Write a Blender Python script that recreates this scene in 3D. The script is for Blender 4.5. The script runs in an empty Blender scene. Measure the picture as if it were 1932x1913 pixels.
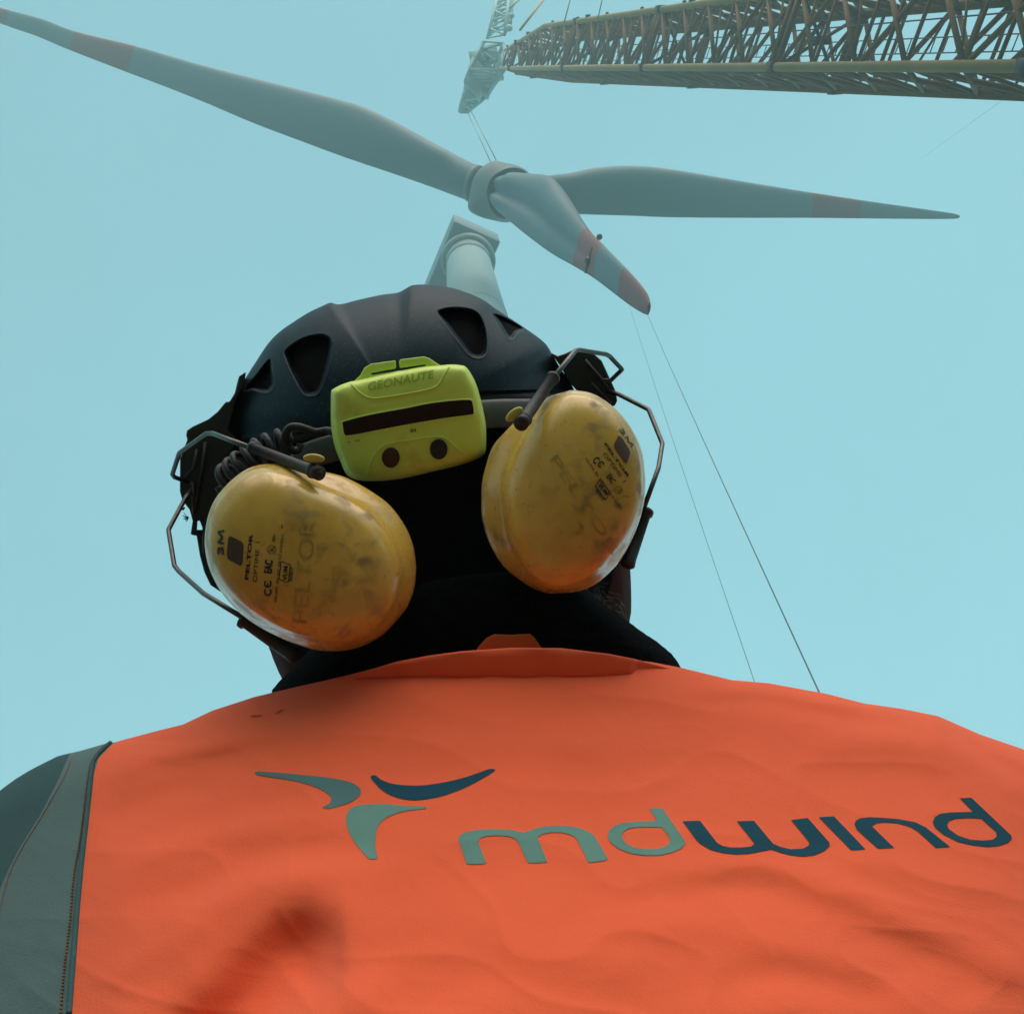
import bpy, bmesh, math, random
import numpy as np
from mathutils import Vector, Matrix, noise
from mathutils.bvhtree import BVHTree
from mathutils.geometry import tessellate_polygon

random.seed(7)
C = bpy.context.scene.collection
rad = math.radians

# ------------------------------------------------------------------ camera
F = 2050.0                      # focal length in units of a 1932 wide picture
CX, CY = 966.0, 956.0
ZEN = (822.0, 88.0)             # where plumb lines meet
CAM = Vector((0.0, 0.0, 1.10))
upc = Vector((ZEN[0]-CX, CY-ZEN[1], -F)).normalized()
fw = Vector((0, 0, -1.0))
yc = (fw - upc*fw.dot(upc)).normalized()
xc = yc.cross(upc).normalized()
M = Matrix((xc, yc, upc))       # camera axes -> world axes
def P(px, py, z):
    return CAM + M @ Vector(((px-CX)/F*z, (CY-py)/F*z, -z))
def ray(px, py):
    return (M @ Vector(((px-CX)/F, (CY-py)/F, -1.0))).normalized()
def at_height(px, py, h):
    r = ray(px, py)
    return CAM + r*((h-CAM.z)/r.z)
def depth_of(w):
    return -(M.transposed() @ (w-CAM)).z

cam = bpy.data.cameras.new('camera'); cam_o = bpy.data.objects.new('camera', cam); C.objects.link(cam_o)
cam.sensor_fit = 'HORIZONTAL'; cam.sensor_width = 36.0; cam.lens = 36.0*F/1932.0
cam.clip_start = 0.02; cam.clip_end = 3000
m4 = M.to_4x4(); m4.translation = CAM; cam_o.matrix_world = m4
bpy.context.scene.camera = cam_o

# ------------------------------------------------------------------ sky, fill lamp, exposure
SUN_EL, SUN_AZ = rad(27), rad(166)        # azimuth clockwise from +Y (behind the photographer)
world = bpy.data.worlds.new('World'); bpy.context.scene.world = world; world.use_nodes = True
nt = world.node_tree; nt.nodes.clear()
out = nt.nodes.new('ShaderNodeOutputWorld')
sky = nt.nodes.new('ShaderNodeTexSky'); sky.sky_type = 'NISHITA'; sky.sun_disc = False
sky.sun_elevation = SUN_EL; sky.sun_rotation = SUN_AZ; sky.air_density = 1.0; sky.dust_density = 4.0
bg1 = nt.nodes.new('ShaderNodeBackground'); bg1.inputs[1].default_value = 0.05
nt.links.new(sky.outputs[0], bg1.inputs[0])
bg2 = nt.nodes.new('ShaderNodeBackground')          # the even grey-blue overcast layer
bg2.inputs[0].default_value = (0.228, 0.522, 0.582, 1); bg2.inputs[1].default_value = 0.88
add = nt.nodes.new('ShaderNodeAddShader')
# the overcast is a little brighter low in the south and faintly mottled
tcw = nt.nodes.new('ShaderNodeTexCoord'); dp = nt.nodes.new('ShaderNodeVectorMath'); dp.operation = 'DOT_PRODUCT'
dp.inputs[1].default_value = tuple((M @ Vector((.62, -.72, -.3))).normalized())
nt.links.new(tcw.outputs['Generated'], dp.inputs[0])
nz_ = nt.nodes.new('ShaderNodeTexNoise'); nz_.inputs['Scale'].default_value = 3.2; nz_.inputs['Detail'].default_value = 4
nt.links.new(tcw.outputs['Generated'], nz_.inputs['Vector'])
ma = nt.nodes.new('ShaderNodeMath'); ma.operation = 'MULTIPLY_ADD'; ma.inputs[1].default_value = .36; ma.inputs[2].default_value = .77
nt.links.new(dp.outputs['Value'], ma.inputs[0])
mb_ = nt.nodes.new('ShaderNodeMath'); mb_.operation = 'MULTIPLY_ADD'; mb_.inputs[1].default_value = .16
nt.links.new(nz_.outputs[0], mb_.inputs[0]); nt.links.new(ma.outputs[0], mb_.inputs[2]); nt.links.new(mb_.outputs[0], bg2.inputs[1])
nt.links.new(bg1.outputs[0], add.inputs[0]); nt.links.new(bg2.outputs[0], add.inputs[1])
nt.links.new(add.outputs[0], out.inputs[0])

sun_fill = bpy.data.lights.new('sun_fill', 'SUN'); sun_fill.energy = 4.8; sun_fill.angle = rad(75); sun_fill.color = (1.0, 0.74, 0.62)  # broad warm fill added behind the camera to brighten the jacket
sun_fill_o = bpy.data.objects.new('sun_fill', sun_fill); C.objects.link(sun_fill_o)
sd = Vector((math.sin(SUN_AZ)*math.cos(SUN_EL), math.cos(SUN_AZ)*math.cos(SUN_EL), math.sin(SUN_EL)))
sun_fill_o.rotation_euler = sd.to_track_quat('Z', 'Y').to_euler()

sc = bpy.context.scene
sc.view_settings.view_transform = 'Standard'; sc.view_settings.look = 'None'
sc.view_settings.exposure = 0.25; sc.view_settings.gamma = 1.0
sc.cycles.max_bounces = 8; sc.cycles.volume_bounces = 2

# ------------------------------------------------------------------ helpers
def tag(o, label=None, cat=None, group=None, kind=None):
    if label: o['label'] = label
    if cat: o['category'] = cat
    if group: o['group'] = group
    if kind: o['kind'] = kind
    return o
def empty(name, loc):
    o = bpy.data.objects.new(name, None); C.objects.link(o); o.location = loc; o.empty_display_size = 0.1
    return o
def link(name, me, mats, parent=None, smooth=True):
    o = bpy.data.objects.new(name, me); C.objects.link(o)
    for m in (mats if isinstance(mats, (list, tuple)) else [mats]): me.materials.append(m)
    if smooth:
        me.polygons.foreach_set('use_smooth', [True]*len(me.polygons))
    if parent:
        o.parent = parent
        # parents here carry location only and may be nested
        p = parent; off = Vector((0, 0, 0))
        while p: off += Vector(p.location); p = p.parent
        o.location = -off
    return o
def mesh(name, verts, faces, mats, parent=None, smooth=True, fm=None, fixn=True):
    me = bpy.data.meshes.new(name); me.from_pydata([tuple(v) for v in verts], [], faces)
    if fm is not None: me.polygons.foreach_set('material_index', fm)
    me.update()
    if fixn:
        b = bmesh.new(); b.from_mesh(me); bmesh.ops.recalc_face_normals(b, faces=b.faces); b.to_mesh(me); b.free()
    return link(name, me, mats, parent, smooth)
def bevel(o, w, seg=2, ang=40):
    m = o.modifiers.new('bevel', 'BEVEL'); m.width = w; m.segments = seg; m.limit_method = 'ANGLE'; m.angle_limit = rad(ang)
    return o
def frame(d):
    d = d.normalized(); a = Vector((0, 0, 1)) if abs(d.z) < .9 else Vector((1, 0, 0))
    u = d.cross(a).normalized(); return u, d.cross(u).normalized()
class MB:
    def __init__(s): s.v = []; s.f = []; s.m = []
    def tube(s, pts, r, n=8, cap=True, mi=0):
        pts = [Vector(p) for p in pts]; rs = r if isinstance(r, (list, tuple)) else [r]*len(pts)
        b0 = len(s.v); u = None
        for i, p in enumerate(pts):
            d = (pts[min(i+1, len(pts)-1)] - pts[max(i-1, 0)]).normalized()
            if u is None: u, w = frame(d)
            else:
                u = (u - d*u.dot(d)).normalized(); w = d.cross(u)
            for k in range(n):
                a = 2*math.pi*k/n; s.v.append(p + (u*math.cos(a)+w*math.sin(a))*rs[i])
        for i in range(len(pts)-1):
            for k in range(n):
                a = b0+i*n+k; b = b0+i*n+(k+1) % n
                s.f.append((a, b, b+n, a+n)); s.m.append(mi)
        if cap:
            s.f.append(tuple(range(b0+n-1, b0-1, -1))); s.m.append(mi)
            e = b0+(len(pts)-1)*n; s.f.append(tuple(range(e, e+n))); s.m.append(mi)
    def box(s, c, ax, ay, az, mi=0):
        c = Vector(c); b = len(s.v)
        for i in (-1, 1):
            for j in (-1, 1):
                for k in (-1, 1): s.v.append(c+ax*i+ay*j+az*k)
        for q in ((0,1,3,2),(4,6,7,5),(0,4,5,1),(2,3,7,6),(0,2,6,4),(1,5,7,3)):
            s.f.append(tuple(b+x for x in q)); s.m.append(mi)
    def ball(s, c, rx, ry, rz, n=16, mi=0, R=None):
        b = len(s.v); c = Vector(c)
        for i in range(n+1):
            th = math.pi*i/n
            for k in range(2*n):
                ph = math.pi*k/n
                v = Vector((rx*math.sin(th)*math.cos(ph), ry*math.sin(th)*math.sin(ph), rz*math.cos(th)))
                s.v.append(c + (R @ v if R else v))
        for i in range(n):
            for k in range(2*n):
                a = b+i*2*n+k; a2 = b+i*2*n+(k+1) % (2*n)
                s.f.append((a, a2, a2+2*n, a+2*n)); s.m.append(mi)
    def build(s, name, mats, parent=None, smooth=True):
        return mesh(name, s.v, s.f, mats, parent, smooth, s.m)
def catmull(pts, n=8, closed=False):
    pts = np.array(pts, float); N = len(pts); outp = []
    rng = N if closed else N-1
    for i in range(rng):
        if closed: a, b, c, d = pts[(i-1) % N], pts[i], pts[(i+1) % N], pts[(i+2) % N]
        else: a, b, c, d = pts[max(i-1, 0)], pts[i], pts[i+1], pts[min(i+2, N-1)]
        for k in range(n):
            t = k/n
            outp.append(.5*((2*b)+(-a+c)*t+(2*a-5*b+4*c-d)*t*t+(-a+3*b-3*c+d)*t**3))
    if not closed: outp.append(pts[-1])
    return np.array(outp)
def polar(outline, c, phis):
    o = catmull(outline, 12, True)-np.array(c)
    a = np.arctan2(o[:, 1], o[:, 0]); r = np.hypot(o[:, 0], o[:, 1]); i = np.argsort(a); a = a[i]; r = r[i]
    a = np.concatenate([a-2*np.pi, a, a+2*np.pi]); r = np.concatenate([r, r, r])
    return np.interp((phis+np.pi) % (2*np.pi)-np.pi, a, r)
def radial(name, c, rings, mats, parent=None, nphi=96, sub=6, tilt=(0, 0), disp=None, smooth=True):
    """rings: (outline | None, scale, z); None keeps the last outline. Lofted from first to last, ends closed."""
    ph = np.linspace(-np.pi, np.pi, nphi, endpoint=False); cur = None; rr = []; zz = []
    for o, s_, z in rings:
        if o is not None: cur = polar(o, c, ph)
        rr.append(cur*s_); zz.append(z)
    rr = catmull(np.array(rr), sub); zz = catmull(np.array(zz)[:, None], sub)[:, 0]
    V = []; n = len(rr)
    for k in range(n):
        for j in range(nphi):
            r = max(rr[k][j], 0.0)
            px = c[0]+r*math.cos(ph[j]); py = c[1]+r*math.sin(ph[j])
            z = zz[k]+tilt[0]*(px-c[0])+tilt[1]*(py-c[1])
            if disp: z += disp(px, py, k/(n-1))
            V.append(P(px, py, z))
    Fc = []
    for k in range(n-1):
        for j in range(nphi):
            a = k*nphi+j; b = k*nphi+(j+1) % nphi
            Fc.append((a, b, b+nphi, a+nphi))
    Fc.append(tuple(range(nphi-1, -1, -1))); Fc.append(tuple(range((n-1)*nphi, n*nphi)))
    return mesh(name, V, Fc, mats, parent, smooth)
def slab(name, poly, zf, th, mats, parent=None, bw=0.002, tilt=(0, 0), c=None, smooth=True):
    """a traced outline given its own depth zf (front) and thickness th"""
    c = c or (sum(p[0] for p in poly)/len(poly), sum(p[1] for p in poly)/len(poly))
    V = []; n = len(poly)
    for k in (0, 1):
        for (x, y) in poly:
            z = zf+k*th+tilt[0]*(x-c[0])+tilt[1]*(y-c[1]); q = P(x, y, z)
            if k: q = P(x, y, z-th) + ray(*c)*th
            V.append(q)
    Fc = [tuple(range(n)), tuple(range(2*n-1, n-1, -1))]+[(i, (i+1) % n, (i+1) % n+n, i+n) for i in range(n)]
    o = mesh(name, V, Fc, mats, parent, smooth)
    if bw: bevel(o, bw, 3, 50)
    return o
def bvh_of(o):
    bpy.context.view_layer.update()
    me = o.data; mw = o.matrix_world
    return BVHTree.FromPolygons([mw @ v.co for v in me.vertices], [tuple(p.vertices) for p in me.polygons])
def decal(name, polys, tree, mat, parent, step=8.0, off=0.0003, holes=True):
    """print laid on a surface: polygons (with holes) cut into a fine net and dropped on the surface below"""
    bm = bmesh.new()
    for loops in polys:
        flat = [p for l in loops for p in l]
        tris = tessellate_polygon([[Vector((x, y, 0)) for x, y in l] for l in loops])
        vs = [bm.verts.new((x, y, 0)) for x, y in flat]
        for t in tris:
            try: bm.faces.new([vs[i] for i in t])
            except ValueError: pass
    xs = [v.co.x for v in bm.verts]; ys = [v.co.y for v in bm.verts]
    for ax, lo, hi in ((0, min(xs), max(xs)), (1, min(ys), max(ys))):
        k = lo+step
        while k < hi:
            co = Vector((k, 0, 0)) if ax == 0 else Vector((0, k, 0)); no = Vector((1, 0, 0)) if ax == 0 else Vector((0, 1, 0))
            bmesh.ops.bisect_plane(bm, geom=bm.verts[:]+bm.edges[:]+bm.faces[:], plane_co=co, plane_no=no, dist=1e-5)
            k += step
    bad = []
    for v in bm.verts:
        d = ray(v.co.x, v.co.y); h = tree.ray_cast(CAM, d, 5)
        if h[0] is None: bad.append(v); v.co = CAM; continue
        nn = h[1] if h[1].dot(d) < 0 else -h[1]
        v.co = h[0]+nn*off
    if bad: bmesh.ops.delete(bm, geom=bad, context='VERTS')
    me = bpy.data.meshes.new(name); bm.to_mesh(me); bm.free()
    o = link(name, me, mat, parent, True)
    # normals towards the viewer side
    for p in me.polygons:
        if (o.matrix_world @ p.center if False else p.center).dot(Vector((0, 0, 0))) > 1e9: pass
    return o
_fc = {}
def text_loops(s, shear=0.0, bold=0.0):
    cu = bpy.data.curves.new('t', 'FONT'); cu.body = s; cu.size = 1.0; cu.shear = shear; cu.offset = bold; cu.resolution_u = 4
    o = bpy.data.objects.new('t', cu); C.objects.link(o); bpy.context.view_layer.update()
    me = bpy.data.meshes.new_from_object(o.evaluated_get(bpy.context.evaluated_depsgraph_get()))
    tr = [[(me.vertices[i].co.x, me.vertices[i].co.y) for i in p.vertices] for p in me.polygons]
    bpy.data.objects.remove(o); bpy.data.curves.remove(cu); bpy.data.meshes.remove(me)
    return tr
def text_polys(s, p0, p1, h, shear=0.0, bold=0.0):
    tr = text_loops(s, shear, bold); xs = [x for t in tr for x, y in t]; ys = [y for t in tr for x, y in t]
    x0, x1, y0, y1 = min(xs), max(xs), min(ys), max(ys)
    d = (p1[0]-p0[0], p1[1]-p0[1]); L = math.hypot(*d); u = (d[1]/L, -d[0]/L)
    f = lambda x, y: (p0[0]+d[0]*(x-x0)/(x1-x0)+u[0]*h*(y-y0)/(y1-y0), p0[1]+d[1]*(x-x0)/(x1-x0)+u[1]*h*(y-y0)/(y1-y0))
    return [[[f(x, y) for x, y in t]] for t in tr]

# ------------------------------------------------------------------ materials
def mat(name, col, rough=0.6, var=0.0, scale=20, bump=0.0, bscale=200, metal=0.0, spec=0.5, col2=None, sheen=0, thr=(.35, .65), coat=0, det=5, bdist=0.002, tint=None):
    m = bpy.data.materials.new(name); m.use_nodes = True; n = m.node_tree; b = n.nodes['Principled BSDF']
    if tint: b.inputs['Specular Tint'].default_value = (*tint, 1)
    b.inputs['Base Color'].default_value = (*col, 1); b.inputs['Roughness'].default_value = rough
    b.inputs['Metallic'].default_value = metal; b.inputs['Specular IOR Level'].default_value = spec
    if sheen: b.inputs['Sheen Weight'].default_value = sheen; b.inputs['Sheen Roughness'].default_value = .5
    if coat: b.inputs['Coat Weight'].default_value = coat; b.inputs['Coat Roughness'].default_value = .15
    tc = n.nodes.new('ShaderNodeTexCoord')
    if var or col2:
        no = n.nodes.new('ShaderNodeTexNoise'); no.inputs['Scale'].default_value = scale; no.inputs['Detail'].default_value = det
        n.links.new(tc.outputs['Object'], no.inputs['Vector'])
        r = n.nodes.new('ShaderNodeValToRGB'); r.color_ramp.elements[0].position = thr[0]; r.color_ramp.elements[1].position = thr[1]
        c2 = col2 or tuple(c*(1-var) for c in col)
        r.color_ramp.elements[0].color = (*c2, 1); r.color_ramp.elements[1].color = (*col, 1)
        n.links.new(no.outputs[0], r.inputs[0]); n.links.new(r.outputs[0], b.inputs['Base Color'])
    if bump:
        n2 = n.nodes.new('ShaderNodeTexNoise'); n2.inputs['Scale'].default_value = bscale; n2.inputs['Detail'].default_value = 3
        n.links.new(tc.outputs['Object'], n2.inputs['Vector'])
        bp = n.nodes.new('ShaderNodeBump'); bp.inputs['Strength'].default_value = bump; bp.inputs['Distance'].default_value = bdist
        n.links.new(n2.outputs[0], bp.inputs['Height']); n.links.new(bp.outputs[0], b.inputs['Normal'])
    return m
MT = dict(
    orange=mat('orange_cloth', (1.0, 0.15, 0.060), .8, var=.05, scale=9, bump=.32, bscale=900, spec=.15, bdist=.0006, sheen=.15),
    orange_in=mat('orange_lining', (.50, .12, .04), .9, bump=.3, bscale=700, spec=.1),
    grey=mat('grey_cloth', (.105, .185, .190), .85, var=.12, scale=14, bump=.4, bscale=900, spec=.15, bdist=.0007, sheen=.2),
    grey_shade=mat('shaded_grey_cloth', (.058, .115, .128), .85, bump=.4, bscale=900, spec=.1, bdist=.0007),  # sleeve grey darkened: shade of the turned-away outer side put into the colour
    greyd=mat('grey_piping', (.06, .13, .14), .85, bump=.3, bscale=700, spec=.15),
    stitch=mat('brown_thread', (.28, .13, .06), .8, var=.3, scale=400),
    p_light=mat('print_pale_teal', (.15, .32, .285), .8, spec=.15, var=.08, scale=60),
    p_mid=mat('print_grey_teal', (.095, .21, .22), .8, spec=.15, var=.08, scale=60),
    p_dark=mat('print_petrol', (.010, .075, .12), .8, spec=.15, var=.1, scale=60),
    black=mat('black_fleece', (.0025, .003, .004), 1.0, bump=.8, bscale=300, spec=.03, bdist=.003),
    plast=mat('black_plastic', (.010, .012, .015), .45, bump=.15, bscale=500, spec=.5),
    rubber=mat('black_rubber', (.022, .026, .032), .55, var=.3, scale=120, bump=.2, bscale=700),
    shell=mat('slate_helmet_shell', (.003, .0095, .015), .52, col2=(.020, .036, .045), scale=520, thr=(.33, .42), bump=.12, bscale=1200, spec=.28, bdist=.0005, tint=(.35, .75, 1.0)),
    foam=mat('dark_foam', (.006, .007, .008), .95, bump=.8, bscale=900, spec=.1),
    reflect=mat('grey_reflective_strip', (.10, .105, .105), .5, var=.1, scale=200),
    steel=mat('steel_wire', (.13, .125, .115), .38, metal=1, var=.2, scale=300),
    skin=mat('brown_skin', (.045, .013, .008), .8, spec=.15, var=.15, scale=60),
    hairm=mat('grey_hair', (.16, .18, .20), .5),
    trouser=mat('dark_trousers', (.03, .035, .045), .9, bump=.4, bscale=500),
    boot=mat('black_boots', (.012, .011, .01), .5),
    cup=None,
    lime=mat('lime_plastic', (.76, .95, .17), .42, col2=(.60, .62, .09), scale=26, thr=(.28, .42), bump=.1, bscale=900, bdist=.0004),
    limetext=mat('lime_shadow_emboss', (.36, .55, .04), .5),
    lens=mat('dark_red_lens', (.022, .004, .004), .25, spec=.3),
    redbtn=mat('dark_red_button', (.055, .008, .005), .5),
    blkbtn=mat('black_button', (.008, .010, .012), .5),
    yel=mat('yellow_plastic', (.62, .50, .08), .4),
    ink=mat('black_ink', (.012, .012, .014), .5), inkb=mat('blue_black_ink', (.020, .032, .05), .5),
    inkr=mat('faded_red_ink', (.11, .045, .035), .55, col2=(.055, .05, .05), scale=900),
    faint=mat('olive_emboss', (.34, .24, .045), .5, col2=(.52, .38, .08), scale=90),
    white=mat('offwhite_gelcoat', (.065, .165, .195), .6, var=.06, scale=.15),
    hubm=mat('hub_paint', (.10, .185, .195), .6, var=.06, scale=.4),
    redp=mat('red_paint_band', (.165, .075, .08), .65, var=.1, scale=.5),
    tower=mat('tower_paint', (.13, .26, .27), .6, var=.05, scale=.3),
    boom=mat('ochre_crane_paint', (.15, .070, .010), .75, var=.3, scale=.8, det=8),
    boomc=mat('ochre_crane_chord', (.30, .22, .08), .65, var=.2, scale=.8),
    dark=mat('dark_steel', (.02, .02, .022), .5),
    rope=mat('rope', (.10, .17, .18), .8), ropep=mat('pale_rope', (.22, .34, .35), .8), jib=mat('fog_faded_jib', (.23, .40, .40), .7),  # jib colour paled towards the sky, fog fade put into it
    ground=mat('grass_ground', (.060, .075, .030), .95, col2=(.10, .085, .06), scale=.3, bump=.5, bscale=8, bdist=.05),
)
def cup_mat():
    m = bpy.data.materials.new('yellow_cup_plastic'); m.use_nodes = True; n = m.node_tree; b = n.nodes['Principled BSDF']
    b.inputs['Roughness'].default_value = .3; b.inputs['Specular IOR Level'].default_value = .6; b.inputs['Coat Weight'].default_value = .25; b.inputs['Coat Roughness'].default_value = .12
    tc = n.nodes.new('ShaderNodeTexCoord')
    def nz(s, d=6, w=0.0):
        x = n.nodes.new('ShaderNodeTexNoise'); x.inputs['Scale'].default_value = s; x.inputs['Detail'].default_value = d
        x.inputs['Distortion'].default_value = w; n.links.new(tc.outputs['Object'], x.inputs['Vector']); return x.outputs[0]
    def ramp(src, p, c):
        r = n.nodes.new('ShaderNodeValToRGB'); r.color_ramp.elements[0].position = p[0]; r.color_ramp.elements[1].position = p[1]
        r.color_ramp.elements[0].color = (*c[0], 1); r.color_ramp.elements[1].color = (*c[1], 1); n.links.new(src, r.inputs[0]); return r.outputs[0]
    base = ramp(nz(22, 4), (.35, .6), ((.60, .36, .05), (.78, .51, .10)))
    grime = ramp(nz(80, 12, .5), (.50, .68), ((0, 0, 0), (1, 1, 1)))
    spots = ramp(nz(260, 6, .8), (.62, .72), ((0, 0, 0), (1, 1, 1)))
    m1 = n.nodes.new('ShaderNodeMix'); m1.data_type = 'RGBA'; m1.inputs[7].default_value = (.27, .18, .05, 1)
    mu = n.nodes.new('ShaderNodeMath'); mu.operation = 'MULTIPLY'; mu.inputs[1].default_value = 1.0
    patch = ramp(nz(17, 3), (.40, .56), ((.15, .15, .15), (1, 1, 1)))
    mp = n.nodes.new('ShaderNodeMath'); mp.operation = 'MULTIPLY'; n.links.new(grime, mp.inputs[0]); n.links.new(patch, mp.inputs[1]); n.links.new(mp.outputs[0], mu.inputs[0])
    n.links.new(mu.outputs[0], m1.inputs[0]); n.links.new(base, m1.inputs[6])
    m2 = n.nodes.new('ShaderNodeMix'); m2.data_type = 'RGBA'; m2.inputs[7].default_value = (.10, .07, .03, 1)
    mu2 = n.nodes.new('ShaderNodeMath'); mu2.operation = 'MULTIPLY'; mu2.inputs[1].default_value = .45; n.links.new(spots, mu2.inputs[0])
    n.links.new(mu2.outputs[0], m2.inputs[0]); n.links.new(m1.outputs[2], m2.inputs[6]); n.links.new(m2.outputs[2], b.inputs['Base Color'])
    rr = n.nodes.new('ShaderNodeMapRange'); rr.inputs[3].default_value = .22; rr.inputs[4].default_value = .6
    n.links.new(grime, rr.inputs[0]); n.links.new(rr.outputs[0], b.inputs['Roughness'])
    return m
MT['cup'] = cup_mat()

# ------------------------------------------------------------------ ground
gm = MB(); gv = []
N = 60; S = 1500
for i in range(N+1):
    for j in range(N+1):
        x = (i/N*2-1); y = (j/N*2-1); x = x*abs(x)*S; y = y*abs(y)*S
        gm.v.append(Vector((x, y, noise.noise(Vector((x*.01, y*.01, 0)))*.5*min(1, math.hypot(x, y)/60)))); 
for i in range(N):
    for j in range(N):
        a = i*(N+1)+j; gm.f.append((a, a+N+1, a+N+2, a+1)); gm.m.append(0)
g = gm.build('ground', MT['ground']); tag(g, kind='structure')

# ------------------------------------------------------------------ wind turbine
TOPH = 78.0
ttop = at_height(884, 497, TOPH)
turb = empty('wind_turbine', (ttop.x, ttop.y, 0))
tag(turb, 'pale wind turbine tower and boxy nacelle without a rotor, fading in fog behind the helmet', 'wind turbine')
zt = depth_of(ttop)
r_top = 41.5/F*zt; r_bot = r_top*1.42
m = MB(); n = 96
hs = [0, 18, 18.05, 40, 40.05, 60, 60.05, TOPH-.2]
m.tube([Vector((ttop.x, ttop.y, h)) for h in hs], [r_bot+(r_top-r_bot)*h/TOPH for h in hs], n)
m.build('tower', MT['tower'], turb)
for h in (18, 40, 60):
    r = r_bot+(r_top-r_bot)*h/TOPH; m = MB()
    m.tube([Vector((ttop.x, ttop.y, h-.05)), Vector((ttop.x, ttop.y, h+.05))], r+.02, n)
    m.build('flange', MT['tower'], turb)
m = MB()
m.tube([Vector((ttop.x, ttop.y, TOPH-1.5)), Vector((ttop.x, ttop.y, TOPH+.5))], r_top+.05, n)
m.build('yaw_collar', MT['hubm'], turb)
m = MB()
m.tube([Vector((ttop.x, ttop.y, TOPH+.5)), Vector((ttop.x, ttop.y, TOPH+.9)), Vector((ttop.x, ttop.y, TOPH+1.3))], [r_top*1.22, r_top*1.27, r_top*1.27], n)
o = m.build('yaw_skirt', MT['hubm'], turb); bevel(o, .2, 4)
UH = TOPH+1.28
A = at_height(857, 417, UH); B = at_height(944, 457, UH); Cc = at_height(808, 534, UH)
ln = (Cc-A).normalized(); wd = (B-A); wd = wd-ln*wd.dot(ln); W = wd.length; wd.normalize(); up = Vector((0, 0, 1))
Ln = 10.5; Hn = 3.6
def nac_sec(s, inset, h0, h1):
    o_ = A+ln*s; pts = []
    w0, w1 = inset, W-inset; rr = max(.08, .25-inset)*.6
    for (cx, cz, a0) in ((w0+rr, h0+rr, 180), (w1-rr, h0+rr, 270), (w1-rr, h1-rr, 0), (w0+rr, h1-rr, 90)):
        for k in range(6):
            a = rad(a0+k*18); pts.append(o_+wd*(cx+rr*math.cos(a))+up*(cz+rr*math.sin(a)))
    return pts
m = MB(); secs = [(0.0, .04, .04, Hn-.1), (.06, 0, 0, Hn-.04), (.5, 0, 0, Hn), (4, 0, 0, Hn), (Ln-2, .05, .1, Hn), (Ln-.4, .25, .5, Hn-.15), (Ln, .6, .9, Hn-.5)]
for s_ in secs: m.v += nac_sec(*s_)
for i in range(len(secs)-1):
    for k in range(24):
        a = i*24+k; b = i*24+(k+1) % 24; m.f.append((a, b, b+24, a+24)); m.m.append(0)
m.f.append(tuple(range(24))); m.m.append(0); e = (len(secs)-1)*24; m.f.append(tuple(range(e, e+24))); m.m.append(0)
m.build('nacelle', MT['white'], turb)

# ------------------------------------------------------------------ rotor
HUBZ = 62.0
hubc = P(948, 362, HUBZ)
rotor = empty('rotor', hubc)
tag(rotor, 'three bladed rotor with red bands, hanging in the fog from the crane ropes', 'rotor')
def blade(stations, dtip, dent, name, bands, thick0=1.0, twist=0.0, dn=1.0):
    """stations: (upper edge px, lower edge px, thickness ratio); depth runs linearly in space from hub to tip"""
    H0 = np.array([948, 362.0]); mids = [((a[0]+b[0])/2, (a[1]+b[1])/2) for a, b, _ in stations]
    Lt = math.hypot(mids[-1][0]-H0[0], mids[-1][1]-H0[1])
    axis = (P(*mids[-1], dtip)-hubc).normalized()
    K = 48; m = MB(); dense = []
    st = [(a[0], a[1], b[0], b[1], t) for a, b, t in stations]
    sub = 5; ds = catmull(st, sub)
    for row in ds:
        a = row[0:2]; b = row[2:4]; mid = (a+b)/2
        w = math.hypot(*(mid-H0))/Lt; invz = (1-w)/HUBZ+w/dtip; z = 1/invz
        A3 = P(a[0], a[1], z); B3 = P(b[0], b[1], z); ch = B3-A3
        nrm = axis.cross(ch).normalized()
        if nrm.dot(CAM-A3) < 0: nrm = -nrm
        ch2 = ch + nrm*twist*ch.length*(1-w)
        mc = (A3+B3)/2; c = ch.length/2; t = row[4]*c
        dense.append(0)
        for k in range(K):
            an = 2*math.pi*k/K; xx = math.cos(an); yy = math.sin(an)
            tf = 1.0 if row[4] > .85 else (1.0-.45*xx)
            if dent > 1 and yy > 0: fi_ = len(dense)/(len(ds)-1); tf *= 1-.8*math.exp(-((xx-.15)/.28)**2)*max(0, math.sin(math.pi*min(1, fi_*1.6)))   # thick near the leading edge
            m.v.append(mc + ch2.normalized()*c*xx + nrm*t*yy*tf)
    n = len(ds)
    for i in range(n-1):
        si = i/sub; mi = 1 if any(b0 <= si < b1 for b0, b1 in bands) else 0
        for k in range(K):
            a = i*K+k; b = i*K+(k+1) % K; m.f.append((a, b, b+K, a+K)); m.m.append(mi)
    m.f.append(tuple(range(K))); m.m.append(0); m.f.append(tuple(range((n-1)*K, n*K))); m.m.append(1 if any(b1 > len(stations)-1.2 for b0, b1 in bands) else 0)
    return m.build('blade', [MT['white'], MT['redp']], rotor)
b1 = blade([((930, 326), (912, 388), 1.0), ((900, 313), (883, 378), 1.0), ((841, 283), (815, 353), .8), ((789, 254), (752, 331), .55), ((737, 226), (692, 311), .4), ((685, 202), (637, 292), .32),
       ((623, 184), (578, 270), .28), ((519, 158), (480, 233), .25), ((415, 132), (383, 192), .22), ((332, 109), (305, 161), .2), ((260, 88), (241, 137), .2),
       ((145, 60), (130, 94), .2), ((80, 36), (68, 68), .2), ((20, 20), (10, 48), .2), ((-40, 4), (-46, 24), .2), ((-75, -6), (-77, 2), .2)], 76, 1, 'blade', [(10, 11), (13, 15)])
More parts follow.
